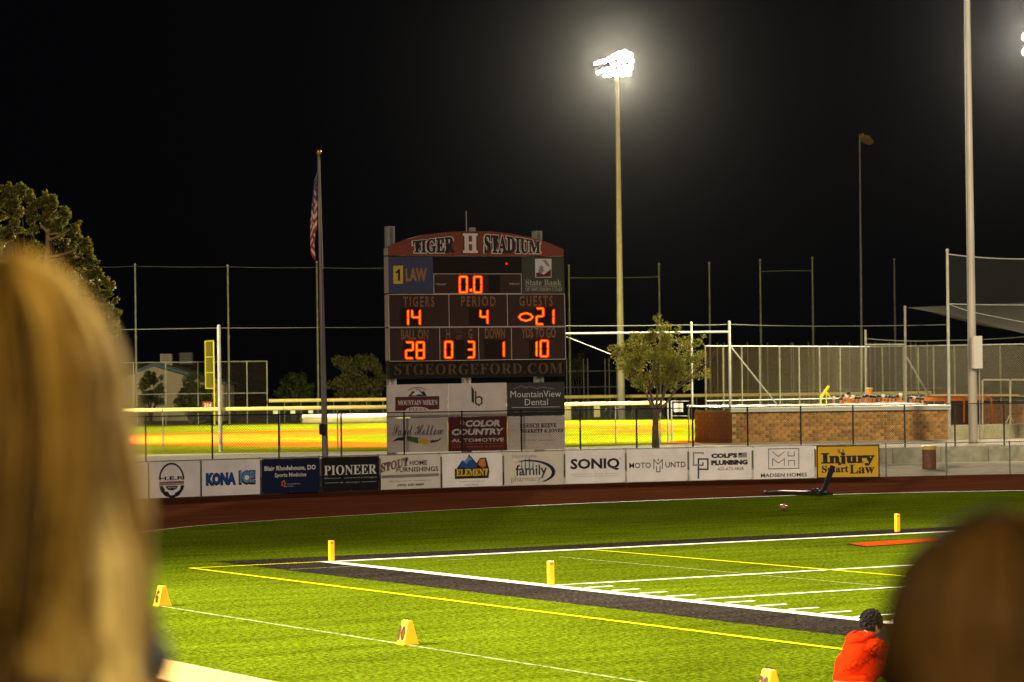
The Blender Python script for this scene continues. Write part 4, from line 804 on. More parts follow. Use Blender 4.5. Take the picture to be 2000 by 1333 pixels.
# wheeled pitching screens
wm_ = mat('white_frame', (0.60, 0.54, 0.40), .5)
for i, (x0, x1, z_, lab) in enumerate(((1919, 1973, 155, 'white wheeled pitching screen nearer the light pole'), (1973.5, 2030, 154, 'white wheeled pitching screen cut by the right edge'))):
    ps = thing('pitching_screen', tuple(base(x0, z_, T)), lab, 'screen', 'white wheeled screens')
    MB().tube([at(x0, 828, z_), at(x0, 744, z_), at(x0+2, 742, z_), at(x1-2, 742, z_), at(x1, 744, z_), at(x1, 828, z_)], .045, 8).build('frame', wm_, ps)
    xm = x1-1; MB().tube([at(xm, 812, z_), at(xm-7, 826, z_)], .03, 6).build('foot', wm_, ps); MB().tube([at(xm, 812, z_), at(xm+8, 826, z_)], .03, 6).build('foot', wm_, ps)
    bb_ = MB(); a = at(x0, 826, z_); c = at(x1, 826, z_); clink(bb_, a, (c-a)/np.linalg.norm(c-a), np.linalg.norm(c-a), 2.4, .12, .0025); tag(bb_.build('net', netm, ps), kind='stuff')

# ================================================================== HOUSE, plants
hzz = 285; hs = thing('house', tuple(base(300, hzz, T)), 'pale house with a blue-edged gable roof behind the left fence', 'house')
wallm = mat('pale_siding', (0.42, 0.36, 0.24), .8, noise=.08); bl = mat('blue_trim', (0.05, 0.13, 0.20), .5); rf = mat('dark_roof', (0.08, 0.075, 0.07), .8, noise=.2)
yg = lambda y: lvl(300, y, hzz)
g0 = [base(236, hzz, T), base(440, hzz, T)]
G = [base(236, hzz, T), base(440, hzz, T), at(440, 752, hzz), at(303, 716, hzz), at(236, 737, hzz)]
MB().prism(G, FW*[1, 1, 0]*9).build('wall', wallm, hs)
k = T+.3
while k < G[3][2]-.1:                                          # siding boards, each proud of the one above
    x0 = 238; x1 = 438; a = base(x0, hzz-.03, k); c = base(x1, hzz-.03, k)
    if k > G[2][2]-.2:
        f = (k-G[2][2])/(G[3][2]-G[2][2]); x1 = 438-(438-305)*max(0, f); x0 = 238+max(0, (k-G[4][2])/(G[3][2]-G[4][2]))*(301-238); a = base(x0, hzz-.03, k); c = base(x1, hzz-.03, k)
    if x1-x0 > 8: MB().prism([a, c, c+[0, 0, .19], a+[0, 0, .19]], FW*.025+np.array([0, 0, 0])).build('siding_board', wallm, hs)
    k += .22
for a, c in (((222, 742), (303, 710)), ((303, 710), (446, 751))):
    p, q = at(*a, hzz-.6), at(*c, hzz-.6); MB().prism([p, q, q-[0, 0, .26], p-[0, 0, .26]], FW*.06).build('bargeboard', bl, hs)
    MB().prism([p+[0, 0, .03], q+[0, 0, .03], q+FW*[1, 1, 0]*11+[0, 0, .03], p+FW*[1, 1, 0]*11+[0, 0, .03]], (0, 0, .12)).build('roof', rf, hs)
for x0, x1, y0, y1, lab in ((314, 336, 692, 716, 'pale evaporative cooler box standing on the house roof'), (351, 377, 689, 712, 'dark square cooler box on the roof right of the pale one')):
    p = at((x0+x1)/2, (y0+y1)/2, 288); ac = thing('roof_cooler', tuple(p), lab, 'cooler', 'cooler boxes on the house roof')
    mL = wallm if x0 < 330 else rf; hw = (x1-x0)/2*288/FP; hh = (y1-y0)/2*288/FP
    MB().box(p, hw, .5, hh, X=RX*[1, 1, 0], Y=FW*[1, 1, 0]).build('body', mL, ac)
    for j in range(5): MB().box(p-FW*[1, 1, 0]*.52+np.array([0, 0, (j-2)*hh*.36]), hw*.8, .02, .05, X=RX*[1, 1, 0], Y=FW*[1, 1, 0]).build('louvre', galvd, ac)
# lean-to at the right of the house
lh = thing('shed', tuple(base(470, 275, T)), 'small grey shed with a blue roof edge right of the foul pole', 'shed')
MB().prism([base(424, 275, T), base(436.5, 275, T), at(436.5, 752, 275), at(424, 748, 275)], FW*4).build('wall', wallm, lh); MB().prism([at(418, 741, 274.6), at(440, 747, 274.6), at(440, 750.5, 274.6), at(418, 744.5, 274.6)], FW*5).build('roof_edge', bl, lh)

def leaves(name, centers, radii, n, size, mats, parent, seed=0, sub=(.22, .50), flat=1.0, needle=False, origin=None):
    r = np.random.default_rng(seed); C0 = np.array(centers); R0 = np.array(radii, float); m0 = 11; dd = r.normal(size=(len(C0), m0, 3)); dd /= np.linalg.norm(dd, axis=2)[:, :, None]
    C = (C0[:, None]+dd*R0[:, None, None]*r.uniform(.25, .85, (len(C0), m0, 1))).reshape(-1, 3); Rd = (R0[:, None]*r.uniform(sub[0], sub[1], (len(C0), m0))).reshape(-1); wgt = Rd.prod(1) if Rd.ndim == 2 else Rd**3; wgt = wgt**.8
    idx = r.choice(len(C), n, p=wgt/wgt.sum()); d = r.normal(size=(n, 3)); d /= np.linalg.norm(d, axis=1)[:, None]; rad = r.random(n)**.45
    P = C[idx]+d*rad[:, None]*(Rd[idx] if Rd.ndim == 2 else Rd[idx][:, None])
    a = r.normal(size=(n, 3)); a /= np.linalg.norm(a, axis=1)[:, None]; q = np.cross(a, r.normal(size=(n, 3))); q /= np.linalg.norm(q, axis=1)[:, None]
    sz = size*r.uniform(.6, 1.4, n)[:, None]; lw_ = .16 if needle else .42
    V = np.stack([P-a*sz, P+q*sz*lw_, P+a*sz, P-q*sz*lw_], 1).reshape(-1, 3)
    me = bpy.data.meshes.new(name); off = np.array(LOC.get(parent.name)); V = V-off
    me.vertices.add(4*n); me.vertices.foreach_set('co', V.ravel()); me.loops.add(4*n); me.loops.foreach_set('vertex_index', np.arange(4*n)); me.polygons.add(n); me.polygons.foreach_set('loop_start', np.arange(0, 4*n, 4)); 
    for x in mats: me.materials.append(x)
    me.polygons.foreach_set('material_index', r.integers(0, len(mats), n).astype(np.int32)); me.update(calc_edges=True); me.validate(); return link(name, me, parent)
def leafm(name, c):
    m = mat(name, c, .6, spec=.3); nt = m.node_tree; tr_n = nt.nodes.new('ShaderNodeBsdfTranslucent'); tr_n.inputs[0].default_value = (*[min(1, v*1.3) for v in c], 1)
    mx_ = nt.nodes.new('ShaderNodeMixShader'); mx_.inputs[0].default_value = .4; nt.links.new(nt.nodes['Principled BSDF'].outputs[0], mx_.inputs[1]); nt.links.new(tr_n.outputs[0], mx_.inputs[2]); nt.links.new(mx_.outputs[0], nt.nodes['Material Output'].inputs[0]); return m
LG1 = [leafm('leaf_olive', (.12, .13, .012)), leafm('leaf_green', (.07, .11, .012)), leafm('leaf_gold', (.24, .17, .02))]
LG2 = [leafm('leaf_dark', (.035, .06, .012)), leafm('leaf_mid', (.06, .09, .02)), leafm('leaf_pale', (.10, .12, .03))]
LG3 = [leafm('needle_olive', (.16, .15, .018)), leafm('needle_green', (.08, .11, .014)), leafm('needle_brown', (.22, .15, .02))]
# young tree before the dugout
tz = 131.5; tb = base(1281, tz, T); tr = thing('tree', tuple(tb), 'young olive-green tree with a round loose crown left of the block dugout', 'tree')
J = at(1281, 806, tz)
limbs = [[tb, at(1280, 840, tz), J], [.20, .16, .13]]
b = MB(); b.tube(limbs[0], limbs[1], 12); b.build('trunk', barkm, tr, smooth=True)
b = MB(); tips = []
for x, y, dz_ in ((1262, 768, -.3), (1270, 765, .5), (1284, 762, 0), (1296, 766, .4), (1300, 764, -.5), (1320, 763, .2)):
    p = at(x, y, tz+dz_); tips.append(p); mid = (J+p)/2+np.array([0, 0, -.1]); b.tube([J-[0, 0, .15], mid, p], [.09, .065, .045], 7)
    for k in range(5):
        q = at(x+(x-1281)*random.uniform(.8, 2.6)+random.uniform(-22, 22), y-random.uniform(30, 115), tz+dz_+random.uniform(-1.4, 1.4)); b.tube([p, (p+q)/2+rng.normal(size=3)*.12, q], [.04, .025, .01], 5, False)
b.build('limb', barkm, tr)
cc = []; cr_ = []
for x, y, rr in ((1284, 624, 13), (1268, 655, 24), (1300, 652, 26), (1240, 665, 24), (1330, 660, 22), (1215, 690, 24), (1255, 692, 34), (1290, 690, 36), (1325, 690, 34), (1358, 672, 17), (1360, 700, 22), (1225, 715, 24), (1250, 735, 28), (1285, 735, 34), (1320, 735, 30), (1350, 728, 22), (1203, 683, 12), (1193, 678, 8), (1378, 730, 12), (1345, 752, 16), (1268, 755, 18), (1238, 700, 30), (1305, 720, 36), (1375, 655, 8), (1286, 640, 12)):
    cc.append(at(x, y, tz+random.uniform(-1.3, 1.3))); cr_.append(rr*tz/FP)
leaves('crown', cc, cr_, 15500, .056, LG1, tr, 1, (.25, .52))
def bush(px, pb, z_, blobs, n, size, mats, label, nm='bush', trunk=True, seed=3, grp=None):
    bb_ = base(px, z_, T); root = thing(nm, tuple(bb_), label, nm.replace('_', ' ') if nm != 'pine_tree' else 'tree', grp)
    C_ = [at(x, y, z_+random.uniform(-1, 1)*r_*z_/FP*.6) for x, y, r_ in blobs]; Rr2 = [r_*z_/FP for x, y, r_ in blobs]
    b = MB()
    for k, c in enumerate(C_[:14]): 
        b.tube([bb_+rng.normal(size=3)*[.1, .1, 0], (bb_+c)/2+rng.normal(size=3)*.15, c], [.09 if nm != 'pine_tree' else .2, .05, .02], 5, False)
    b.build('stem', barkm, root); leaves('crown', C_, Rr2, n, size, mats, root, seed, (.20, .46) if nm == 'pine_tree' else (.34, .62)); return root
bush(295, 826, 268, [(290, 735, 12), (303, 745, 14), (312, 760, 12), (280, 750, 16), (292, 775, 18), (308, 785, 14), (316, 738, 6), (275, 780, 14)], 3200, .14, LG2, 'dark leafy shrub against the left part of the house wall', 'shrub', grp='dark shrubs before the house')
bush(372, 826, 266, [(377, 735, 12), (368, 750, 16), (385, 760, 18), (360, 772, 18), (378, 785, 22), (350, 790, 14), (398, 780, 16), (410, 790, 12), (392, 742, 9)], 5200, .14, LG2, 'dark leafy shrub in front of the house beside the red distance sign', 'shrub', seed=4, grp='dark shrubs before the house')
bush(575, 826, 270, [(575, 735, 14), (590, 745, 16), (560, 752, 16), (578, 765, 22), (598, 770, 16), (552, 772, 14), (605, 755, 10)], 4200, .15, LG2, 'rounded dark green bush left of the flagpole', 'bush', seed=5)
lgp = [leafm('leaf_straw', (.20, .17, .06)), leafm('leaf_sage', (.12, .13, .035)), leafm('leaf_moss', (.07, .085, .02))]
bush(705, 826, 265, [(660, 705, 12), (672, 712, 16), (705, 700, 14), (720, 708, 18), (690, 725, 24), (735, 725, 18), (655, 750, 16), (675, 755, 22), (705, 752, 28), (738, 752, 20), (748, 735, 10), (665, 770, 12), (700, 773, 16), (730, 773, 16)], 9000, .14, lgp, 'big pale sage-green bush between the flagpole and the scoreboard', 'bush', seed=6)
for i, (x, y, w_, h_, lab) in enumerate(((740, 0, 0, 0, ''),)): pass
pb = [(15, 375, 24), (40, 372, 22), (58, 385, 20), (25, 410, 30), (65, 415, 26), (90, 395, 22), (108, 400, 22), (100, 430, 26), (128, 425, 22), (120, 450, 28), (140, 460, 22), (150, 445, 14), (20, 450, 26), (60, 445, 18), (-20, 400, 40), (155, 480, 20), (172, 478, 12), (135, 490, 26), (165, 505, 20), (182, 508, 14), (190, 530, 14), (200, 545, 14), (215, 555, 12), (205, 575, 18), (225, 585, 10), (180, 560, 30), (228, 610, 14), (140, 540, 40), (60, 500, 40), (215, 640, 24), (180, 620, 40), (0, 470, 40), (100, 570, 50)]
pt = bush(95, 900, 112, pb, 30000, .085, LG3, 'big dark pine rising behind the blonde head', 'pine_tree', seed=8)
b = MB(); pm_ = mat('pine_bark', (.28, .19, .06), .9, noise=.3, scale=5)
b.tube([base(86, 110.5, T), at(90, 560, 110.5), at(93, 500, 110.5), at(95, 447, 110.5)], [.28, .2, .12, .07], 8); b.build('trunk', pm_, pt)
for q in ([(93, 503), (120, 498), (144, 490), (151, 482)], [(94, 470), (115, 462), (136, 449)], [(94, 458), (105, 457), (118, 456)], [(94, 455), (86, 447), (80, 440)], [(45, 490), (62, 478)], [(93, 515), (100, 510), (110, 505)]): MB().tube([at(*k_, 110.3) for k_ in q], [.06]+[.045]*(len(q)-2)+[.02], 5).build('limb', pm_, pt)
# background darkness: rough hill and far trees swallowed by night
bush(1130, 812, 300, [(1115, 712, 14), (1130, 705, 12), (1140, 718, 10), (1122, 730, 14)], 1500, .16, LG2, 'dim tree top behind the pipe frames right of the scoreboard', 'bush', seed=12)

# ================================================================== the field's small things
pyl = mat('pylon_yellow', (0.80, 0.42, 0.01), .5, noise=.04); pyr = mat('pylon_mark', (0.55, 0.10, 0.01), .5)
for (x, y, lab) in ((-0.03, 9.30, 'orange-yellow pylon at the far left corner of the end zone'), (-0.05, 0.05, 'orange-yellow pylon where the goal line meets the near sideline'), (16.45, 10.0, 'orange-yellow pylon on the back line, nearest the dark head')):
    p = thing('pylon', (x, y, 0.02), lab, 'pylon', 'end zone pylons')
    b = MB(); b.box((x, y, .245), .05, .05, .215); b.box((x, y, .024), .044, .044, .012); bo = b.build('body', pyl, p)
    g = MB(); g.box((x-.012, y-.0515, .415), .028, .001, .016); g.box((x+.022, y-.0512, .415), .008, .001, .014); g.build('mark', pyr, bo)
    MB().box((x, y, .463), .047, .047, .004).build('cap', pyl, p)
def marker(x, y, txt, lab):
    p = thing('yard_marker', (x, y, 0.0), lab, 'marker', 'sideline yard markers'); W, L, H, tw = .125, .115, .36, .04
    b = MB(); v = [(x-W, y-L, .01), (x+W, y-L, .01), (x+W, y+L, .01), (x-W, y+L, .01), (x-tw, y-L*.82, H), (x+tw, y-L*.82, H), (x+tw, y+L*.82, H), (x-tw, y+L*.82, H)]
    b.add(v, [(3, 2, 1, 0), (4, 5, 6, 7), (0, 1, 5, 4), (1, 2, 6, 5), (2, 3, 7, 6), (3, 0, 4, 7)]); o = b.build('body', pyl, p)
    md = o.modifiers.new('b', 'BEVEL'); md.width = .012; md.segments = 3
    MB().box((x, y, .012), W+.005, L+.005, .008).build('base', pyl, p)
    o_ = np.array([x-W, y+L, .01]); u_ = np.array([0, -1.0, 0]); v_ = np.array([W-tw, -0.0, H-.01]); V, F = text_mesh(txt, .05, 0, 1.0); mn, mx = V.min(0), V.max(0); Wt = (V-mn)/(mx-mn)
    n_ = np.cross(v_/np.linalg.norm(v_), u_); n_ = n_ if n_[0] < 0 else -n_; b = MB(); wid = .18 if len(txt) > 1 else .12
    b.add([o_+u_*(L-wid/2+a*wid)+v_*(.14+c*.66)+n_*.014 for a, c in Wt], F); b.build('numeral', mm('marker_print', (.03, .008, .002), .6), p)
    MB().tube([(x, y-.05, H-.005), (x, y-.045, H+.022), (x, y+.045, H+.022), (x, y+.05, H-.005)], .007, 5).build('handle', blkst, p)
mk = gp(318, 1186, 0); marker(float(gp(317, 1184)[0]), float(gp(317, 1184)[1]), 'G', 'yellow wedge marker lettered G beside the blonde hair'); m2 = gp(796, 1259); marker(m2[0], m2[1], '10', 'yellow wedge marker numbered 10 in the middle of the sideline'); m3 = gp(1503, 1366); marker(m3[0], m3[1], '20', 'yellow wedge marker numbered 20 cut off by the bottom edge')
fbp_ = gp(1531, 997); fb2 = thing('football', (*fbp_[:2], .0), 'brown football lying alone on the dark turf beyond the end zone', 'ball')
b = MB(); n1, m1 = 16, 12; ax = np.array([RX[0], RX[1], -.12]); ax /= np.linalg.norm(ax); e1 = np.cross(ax, [0, 0, 1]); e1 /= np.linalg.norm(e1); e2 = np.cross(e1, ax); c = np.array([*fbp_[:2], .092])
vs = []; 
for j in range(m1+1):
    t = -1+2*j/m1; rr = .086*(1-abs(t)**1.9)**.75 if abs(t) < 1 else 0.002
    for k in range(n1): a = 2*math.pi*k/n1; vs.append(c+ax*t*.14+rr*(math.cos(a)*e1+math.sin(a)*e2))
b.add(vs, [(j*n1+k, j*n1+(k+1) % n1, (j+1)*n1+(k+1) % n1, (j+1)*n1+k) for j in range(m1) for k in range(n1)]); b.build('body', mat('football_leather', (.16, .05, .02), .35, bump=.3, bscale=200), fb2, smooth=True)
g = MB(); g.box(c+e2*.087, .045, .004, .002, X=ax, Y=e1, Z=e2); [g.box(c+e2*.089+ax*k*.02, .003, .016, .002, X=ax, Y=e1, Z=e2) for k in (-2, -1, 0, 1, 2)]; g.build('laces', vinyl, fb2)
# black training sled
s0 = gp(1494, 966); s1 = gp(1607, 968.5); sz_ = 88.0
sd = thing('training_sled', tuple(gp(1550, 968)), 'low black training sled with one bent arm rising in front of the yellow banner', 'sled')
ud = (s1-s0)/np.linalg.norm(s1-s0); nd = np.array([-ud[1], ud[0], 0]); Ls_ = np.linalg.norm(s1-s0)
for k in (0, .55): MB().tube([s0+nd*k+[0, 0, .06], s0+nd*k+ud*.12+[0, 0, .05], s1+nd*k+[0, 0, .05]], .045, 8).build('runner', blkst, sd)
for t in (.05, .3, .62, .9): MB().tube([s0+ud*Ls_*t+[0, 0, .07], s0+ud*Ls_*t+nd*.55+[0, 0, .07]], .035, 8).build('crossbar', blkst, sd)
MB().box(s0+ud*Ls_*.42+nd*.27+np.array([0, 0, .10]), Ls_*.24, .2, .03, X=ud, Y=nd).build('deck', mat('dark_rubber', (.02, .02, .02), .6), sd)
MB().ball(s0+ud*Ls_*.80+nd*.25+np.array([0, 0, .14]), .13, .13, .10).build('hub', blkst, sd, smooth=True)
MB().ball(s0+[0, 0, .10], .045).build('end_cap', galv, sd)
zs = 90.0; arm = [(1590, 963), (1604, 962), (1610, 955), (1617, 938), (1624, 918), (1627, 910)]
za_ = float((gp(1600, 968)-CAM)@FW)+.2; P = [at(*q, za_) for q in arm]; b = MB()
vs = []; ws = [.05, .06, .075, .085, .09, .085]
for p, w1, (t0, t1_) in zip(P, ws, [(P[max(i-1, 0)], P[min(i+1, 5)]) for i in range(6)]):
    t = (t1_-t0)/np.linalg.norm(t1_-t0); q = np.cross(t, FW); q /= np.linalg.norm(q); vs += [p+q*w1-FW*.05, p-q*w1-FW*.05, p-q*w1+FW*.05, p+q*w1+FW*.05]
b.add(vs, [(i*4+k, i*4+(k+1) % 4, (i+1)*4+(k+1) % 4, (i+1)*4+k) for i in range(5) for k in range(4)]+[(0, 1, 2, 3), (23, 22, 21, 20)]); b.build('arm', mat('black_pad', (.008, .009, .014), .7, spec=.05), sd)

# ================================================================== PEOPLE
def skin(joints, edges, sub=2, root=0, vox=None, extra=None):
    me = bpy.data.meshes.new('sk'); me.from_pydata([j[:3] for j in joints], edges, []); o = bpy.data.objects.new('sk', me); S.collection.objects.link(o)
    md = o.modifiers.new('s', 'SKIN')
    for i, j in enumerate(joints):
        sv = me.skin_vertices[0].data[i]; r_ = j[3]; sv.radius = (r_, r_ if len(j) < 5 else j[4]); sv.use_root = (i == root)
    ss = o.modifiers.new('u', 'SUBSURF'); ss.levels = sub; ss.render_levels = sub
    dg_ = bpy.context.evaluated_depsgraph_get(); r_ = bpy.data.meshes.new_from_object(o.evaluated_get(dg_)); bpy.data.objects.remove(o)
    if extra:
        bm = bmesh.new(); bm.from_mesh(r_); 
        for e_ in extra:
            b_ = e_; t_ = bpy.data.meshes.new('x'); t_.from_pydata(b_.v, [], b_.f); bm.from_mesh(t_)
        bm.to_mesh(r_); bm.free()
    if vox:
        o = bpy.data.objects.new('sk', r_); S.collection.objects.link(o); md = o.modifiers.new('r', 'REMESH'); md.mode = 'VOXEL'; md.voxel_size = vox; md.use_smooth_shade = True
        sm = o.modifiers.new('s', 'SMOOTH'); sm.iterations = 3; sm.factor = .5
        r_ = bpy.data.meshes.new_from_object(o.evaluated_get(bpy.context.evaluated_depsgraph_get())); bpy.data.objects.remove(o)
    r_.shade_smooth(); return r_
def zone(me, mats, f):
    me.materials.clear()
    for m in mats: me.materials.append(m)
    for p in me.polygons: p.material_index = f(p.center)
skinm = mat('skin', (.42, .20, .10), .5, spec=.4); blackcloth = mat('black_cloth', (.015, .013, .012), .85, noise=.3, scale=30); denim = mat('dark_trousers', (.03, .033, .045), .85)
def headparts(c, s=1.0, fwd=(0, 1, 0)):                       # skull, nose, ears, chin as closed lumps merged by remeshing; local frame facing +Y
    x, y, z = c; L = []
    L.append(MB().ball((x, y, z), .076*s, .094*s, .108*s, 20, 14)); L.append(MB().ball((x, y+.035*s, z-.055*s), .055*s, .055*s, .06*s, 14, 10))
    L.append(MB().ball((x, y+.098*s, z-.02*s), .014*s, .02*s, .026*s, 8, 6)); L.append(MB().ball((x, y+.082*s, z-.065*s), .022*s, .016*s, .010*s, 8, 6))
    for q in (-1, 1): L.append(MB().ball((x+q*.080*s, y-.005*s, z-.015*s), .012*s, .02*s, .032*s, 8, 6)); L.append(MB().ball((x+q*.03*s, y+.083*s, z+.018*s), .020*s, .012*s, .008*s, 8, 6))
    return L
def hand(cx, cy, cz, s=1.0, side=1):                          # palm, four unequal curled fingers and a thumb along +Y, palm down
    L = [MB().box((cx, cy+.045*s, cz), .038*s, .05*s, .014*s)]
    for k, ln in enumerate((.068, .078, .072, .056)):
        x0 = cx+(k-1.5)*.019*s; y0 = cy+.09*s; L.append(MB().tube([(x0, y0-.02*s, cz), (x0, y0+ln*.45*s, cz+.002*s), (x0, y0+ln*.8*s, cz-.012*s), (x0, y0+ln*s, cz-.03*s)], [.010*s, .0095*s, .0085*s, .006*s], 8))
    L.append(MB().tube([(cx-side*.03*s, cy+.02*s, cz), (cx-side*.058*s, cy+.05*s, cz-.006*s), (cx-side*.062*s, cy+.085*s, cz-.012*s)], [.014*s, .011*s, .008*s], 8)); return L
def seated(s=1.0, lean=.08, sh=.19, nk=0.0):                          # sits on a bench at z=0, feet at z=-.43, facing +Y, hands on thighs
    J = [(0, 0, .10, .14, .11), (0, .01, .24, .125, .10), (0, .02+lean*.5, .42, .15, .11), (0, .02+lean, .54, .13, .09), (0, .03+lean, .62, .055, .055), (0, .04+lean, .70+nk, .055, .055)]
    Ed = [(0, 1), (1, 2), (2, 3), (3, 4), (4, 5)]
    for q in (-1, 1):
        n_ = len(J); J += [(q*sh, .02+lean, .53, .062, .06), (q*(sh+.05), .04+lean, .30, .048, .046), (q*.17, .26+lean, .17, .034, .032), (q*.10, .06, .07, .10, .09), (q*.13, .42, .07, .065, .065), (q*.13, .44, -.12, .055, .055), (q*.13, .43, -.36, .038, .038), (q*.13, .54, -.395, .04, .028)]
        Ed += [(3, n_), (n_, n_+1), (n_+1, n_+2), (0, n_+3), (n_+3, n_+4), (n_+4, n_+5), (n_+5, n_+6), (n_+6, n_+7)]
    J = [tuple(v*s for v in j) for j in J]
    ex = headparts((0, .05*s+lean*s, (.80+nk)*s), s*.98)
    for q in (-1, 1): ex += hand(q*.165*s, (.26+lean)*s, .165*s, s, q)
    return skin(J, Ed, 2, 0, .011*s, ex)
def hair(name, parent, c, s, mats_, n, L, flare, az0, seed, rad=.0011, head=(.080, .098, .112), drop_in=0.0, nl=70, back=0.0, gap=None, fly=0.0):
    r = np.random.default_rng(seed); K = 16; pos = np.zeros((n, K, 3)); lockid = r.integers(0, nl, n); la = r.uniform(0, 2*math.pi, nl); lw1 = r.uniform(.6, 1, nl); lph = r.uniform(0, 6, nl)
    az = az0[0]+(az0[1]-az0[0])*((lockid/nl)+r.normal(0, .03, n)); gl = r.uniform(-.035, .045, nl//3+2)[lockid//3]; layer = r.uniform(.99, 1.13, n)+gl+np.where(r.random(n) < fly, r.random(n)*.13, 0); th0 = r.uniform(0, 1.0, n)**1.2*R(75)
    for k in range(K):
        t = k/(K-1); tt = t*1.0; cut = .36
        th = np.where(tt < cut, th0+(R(92)-th0)*np.minimum(1, tt/cut)**.9, R(92)); down = np.maximum(0, (tt-cut)/(1-cut))*L*(.88+.2*r.random(n) if False else 1.0)*lw1[lockid]**.25
        g = layer*(1+flare*np.maximum(0, (tt-cut)/(1-cut))**.8)-drop_in*np.maximum(0, (tt-cut)/(1-cut))**2
        wave = .022*np.sin(down*13+lph[lockid]*.5+lockid*.25)*min(1, tt*2)+.006*np.sin(down*40+lph[lockid]*2)*min(1, tt*2)
        a_ = az+wave*2.2+(la[lockid]-3.14)*.03*tt
        x = head[0]*s*np.sin(th)*np.cos(a_)*g; y = head[1]*s*np.sin(th)*np.sin(a_)*g-back*np.minimum(1, down*3)*(1-np.sin(a_))*.5; z = head[2]*s*np.cos(th)*layer-down*s
        pos[:, k] = np.stack([c[0]+x+wave*.5*np.cos(a_), c[1]+y+wave*.5*np.sin(a_), c[2]+z], 1)
    pos += r.normal(0, .0018, (n, 1, 3))
    if gap:
        sel = ((az % (2*math.pi)) > gap[0]) & ((az % (2*math.pi)) < gap[1]); kk = np.arange(K)/(K-1)
        for i in np.nonzero(sel)[0]:
            q = np.linspace(0, .55+.10*r.random(), K)*(K-1); f0 = np.floor(q).astype(int); f1_ = np.minimum(f0+1, K-1); fr = (q-f0)[:, None]; pos[i] = pos[i][f0]*(1-fr)+pos[i][f1_]*fr
    hc = bpy.data.hair_curves.new(name); hc.add_curves([K]*n); hc.position_data.foreach_set('vector', pos.ravel().astype(np.float32))
    ra = hc.attributes.new('radius', 'FLOAT', 'POINT'); ra.data.foreach_set('value', np.tile(np.linspace(1, .45, K)*rad*s, n).astype(np.float32))
    lk = hc.attributes.new('lock', 'FLOAT', 'CURVE'); gsm = np.interp(np.arange(nl), np.arange(0, nl+4, 4), r.random(len(np.arange(0, nl+4, 4)))); lk.data.foreach_set('value', np.clip((gsm[lockid]-.5)*1.7+.52+((lockid*0.618) % 1-.5)*.35+r.random(n)*.2-.1, 0, 1).astype(np.float32))
    hc.materials.append(mats_); o = bpy.data.objects.new(name, hc); S.collection.objects.link(o); o.parent = parent; return o
def hairmat(name, c1, c2, c3, rough=.45):
    m = bpy.data.materials.new(name); m.use_nodes = True; nt = m.node_tree; b_ = nt.nodes['Principled BSDF']; at_ = nt.nodes.new('ShaderNodeAttribute'); at_.attribute_name = 'lock'
    cr = nt.nodes.new('ShaderNodeValToRGB'); e = cr.color_ramp.elements; e[0].color = (*c1, 1); e[1].color = (*c3, 1); k_ = e.new(.5); k_.color = (*c2, 1)
    nt.links.new(at_.outputs['Fac'], cr.inputs[0]); nt.links.new(cr.outputs[0], b_.inputs['Base Color']); b_.inputs['Roughness'].default_value = rough; b_.inputs['Specular IOR Level'].default_value = .06; return m
def place(me, name, loc, rz, label, mats, f, nm='person'):
    root = thing(nm, loc, label, 'person'); root.rotation_euler = (0, 0, rz); zone(me, mats, f); o = bpy.data.objects.new(name, me); S.collection.objects.link(o); o.parent = root; return root
# bleacher rows that carry the two spectators
hw_ = at(14, 806, 2.62); hk = at(1948, 1262, 2.62)
yawc = -YAW
W_s = 1.0; seatz1 = hw_[2]-.87; seatz2 = hk[2]-.80*.93
rootw = place(seated(W_s, .08, .155, .07), 'body', (hw_[0]-.09*math.sin(YAW), hw_[1]-.09*math.cos(YAW), seatz1), yawc, 'woman seen from behind with long blonde hair over a black top', [skinm, blackcloth, denim], lambda c: 0 if c[2] > .66 or (c[1] > .34 and .12 < c[2] < .22 and abs(c[0]) > .1) else (1 if c[2] > .13 else 2))
blond = hairmat('blonde_hair', (.018, .008, .001), (.33, .19, .028), (.95, .76, .30))
hair('hair', rootw, (0, .09, .875), 1.0, blond, 11000, .56, .42, (R(150), R(390)), 3, .0015, head=(.094, .108, .122), nl=46, back=.09, gap=(R(274), R(328)), fly=.05)
b = MB()
for q in (0, 1, 2): b.tube([(.105*math.cos(a)*(1+.12*q), .08+.10*math.sin(a)*(1+.12*q), .70-.035*q) for a in np.linspace(0, 2*math.pi, 25)], .030, 8, False)
co = b.build('collar', blackcloth, None, smooth=True); co.parent = rootw
rootk = place(seated(.93), 'body', (hk[0]-.09*math.sin(YAW), hk[1]-.09*math.cos(YAW), seatz2), yawc-.15, 'young spectator seen from behind with short dark brown hair', [skinm, mat('dark_brown_top', (.03, .017, .010), .85), denim], lambda c: 0 if c[2] > .60 or (c[1] > .32 and .11 < c[2] < .2 and abs(c[0]) > .1) else (1 if c[2] > .13 else 2))
brown = hairmat('dark_brown_hair', (.002, .001, .0005), (.006, .003, .001), (.075, .038, .009))
hair('hair', rootk, (0, .085, .75), .93, brown, 7000, .16, .10, (R(140), R(400)), 5, .0016, head=(.106, .118, .108), nl=40, drop_in=.22, back=.0, fly=.10)
bl_ = thing('bleacher', (hw_[0]-1, hw_[1], 0), 'aluminium bleacher rows under the two spectators', 'bleacher'); alu = mat('aluminium_plank', (.45, .45, .44), .4, .6)
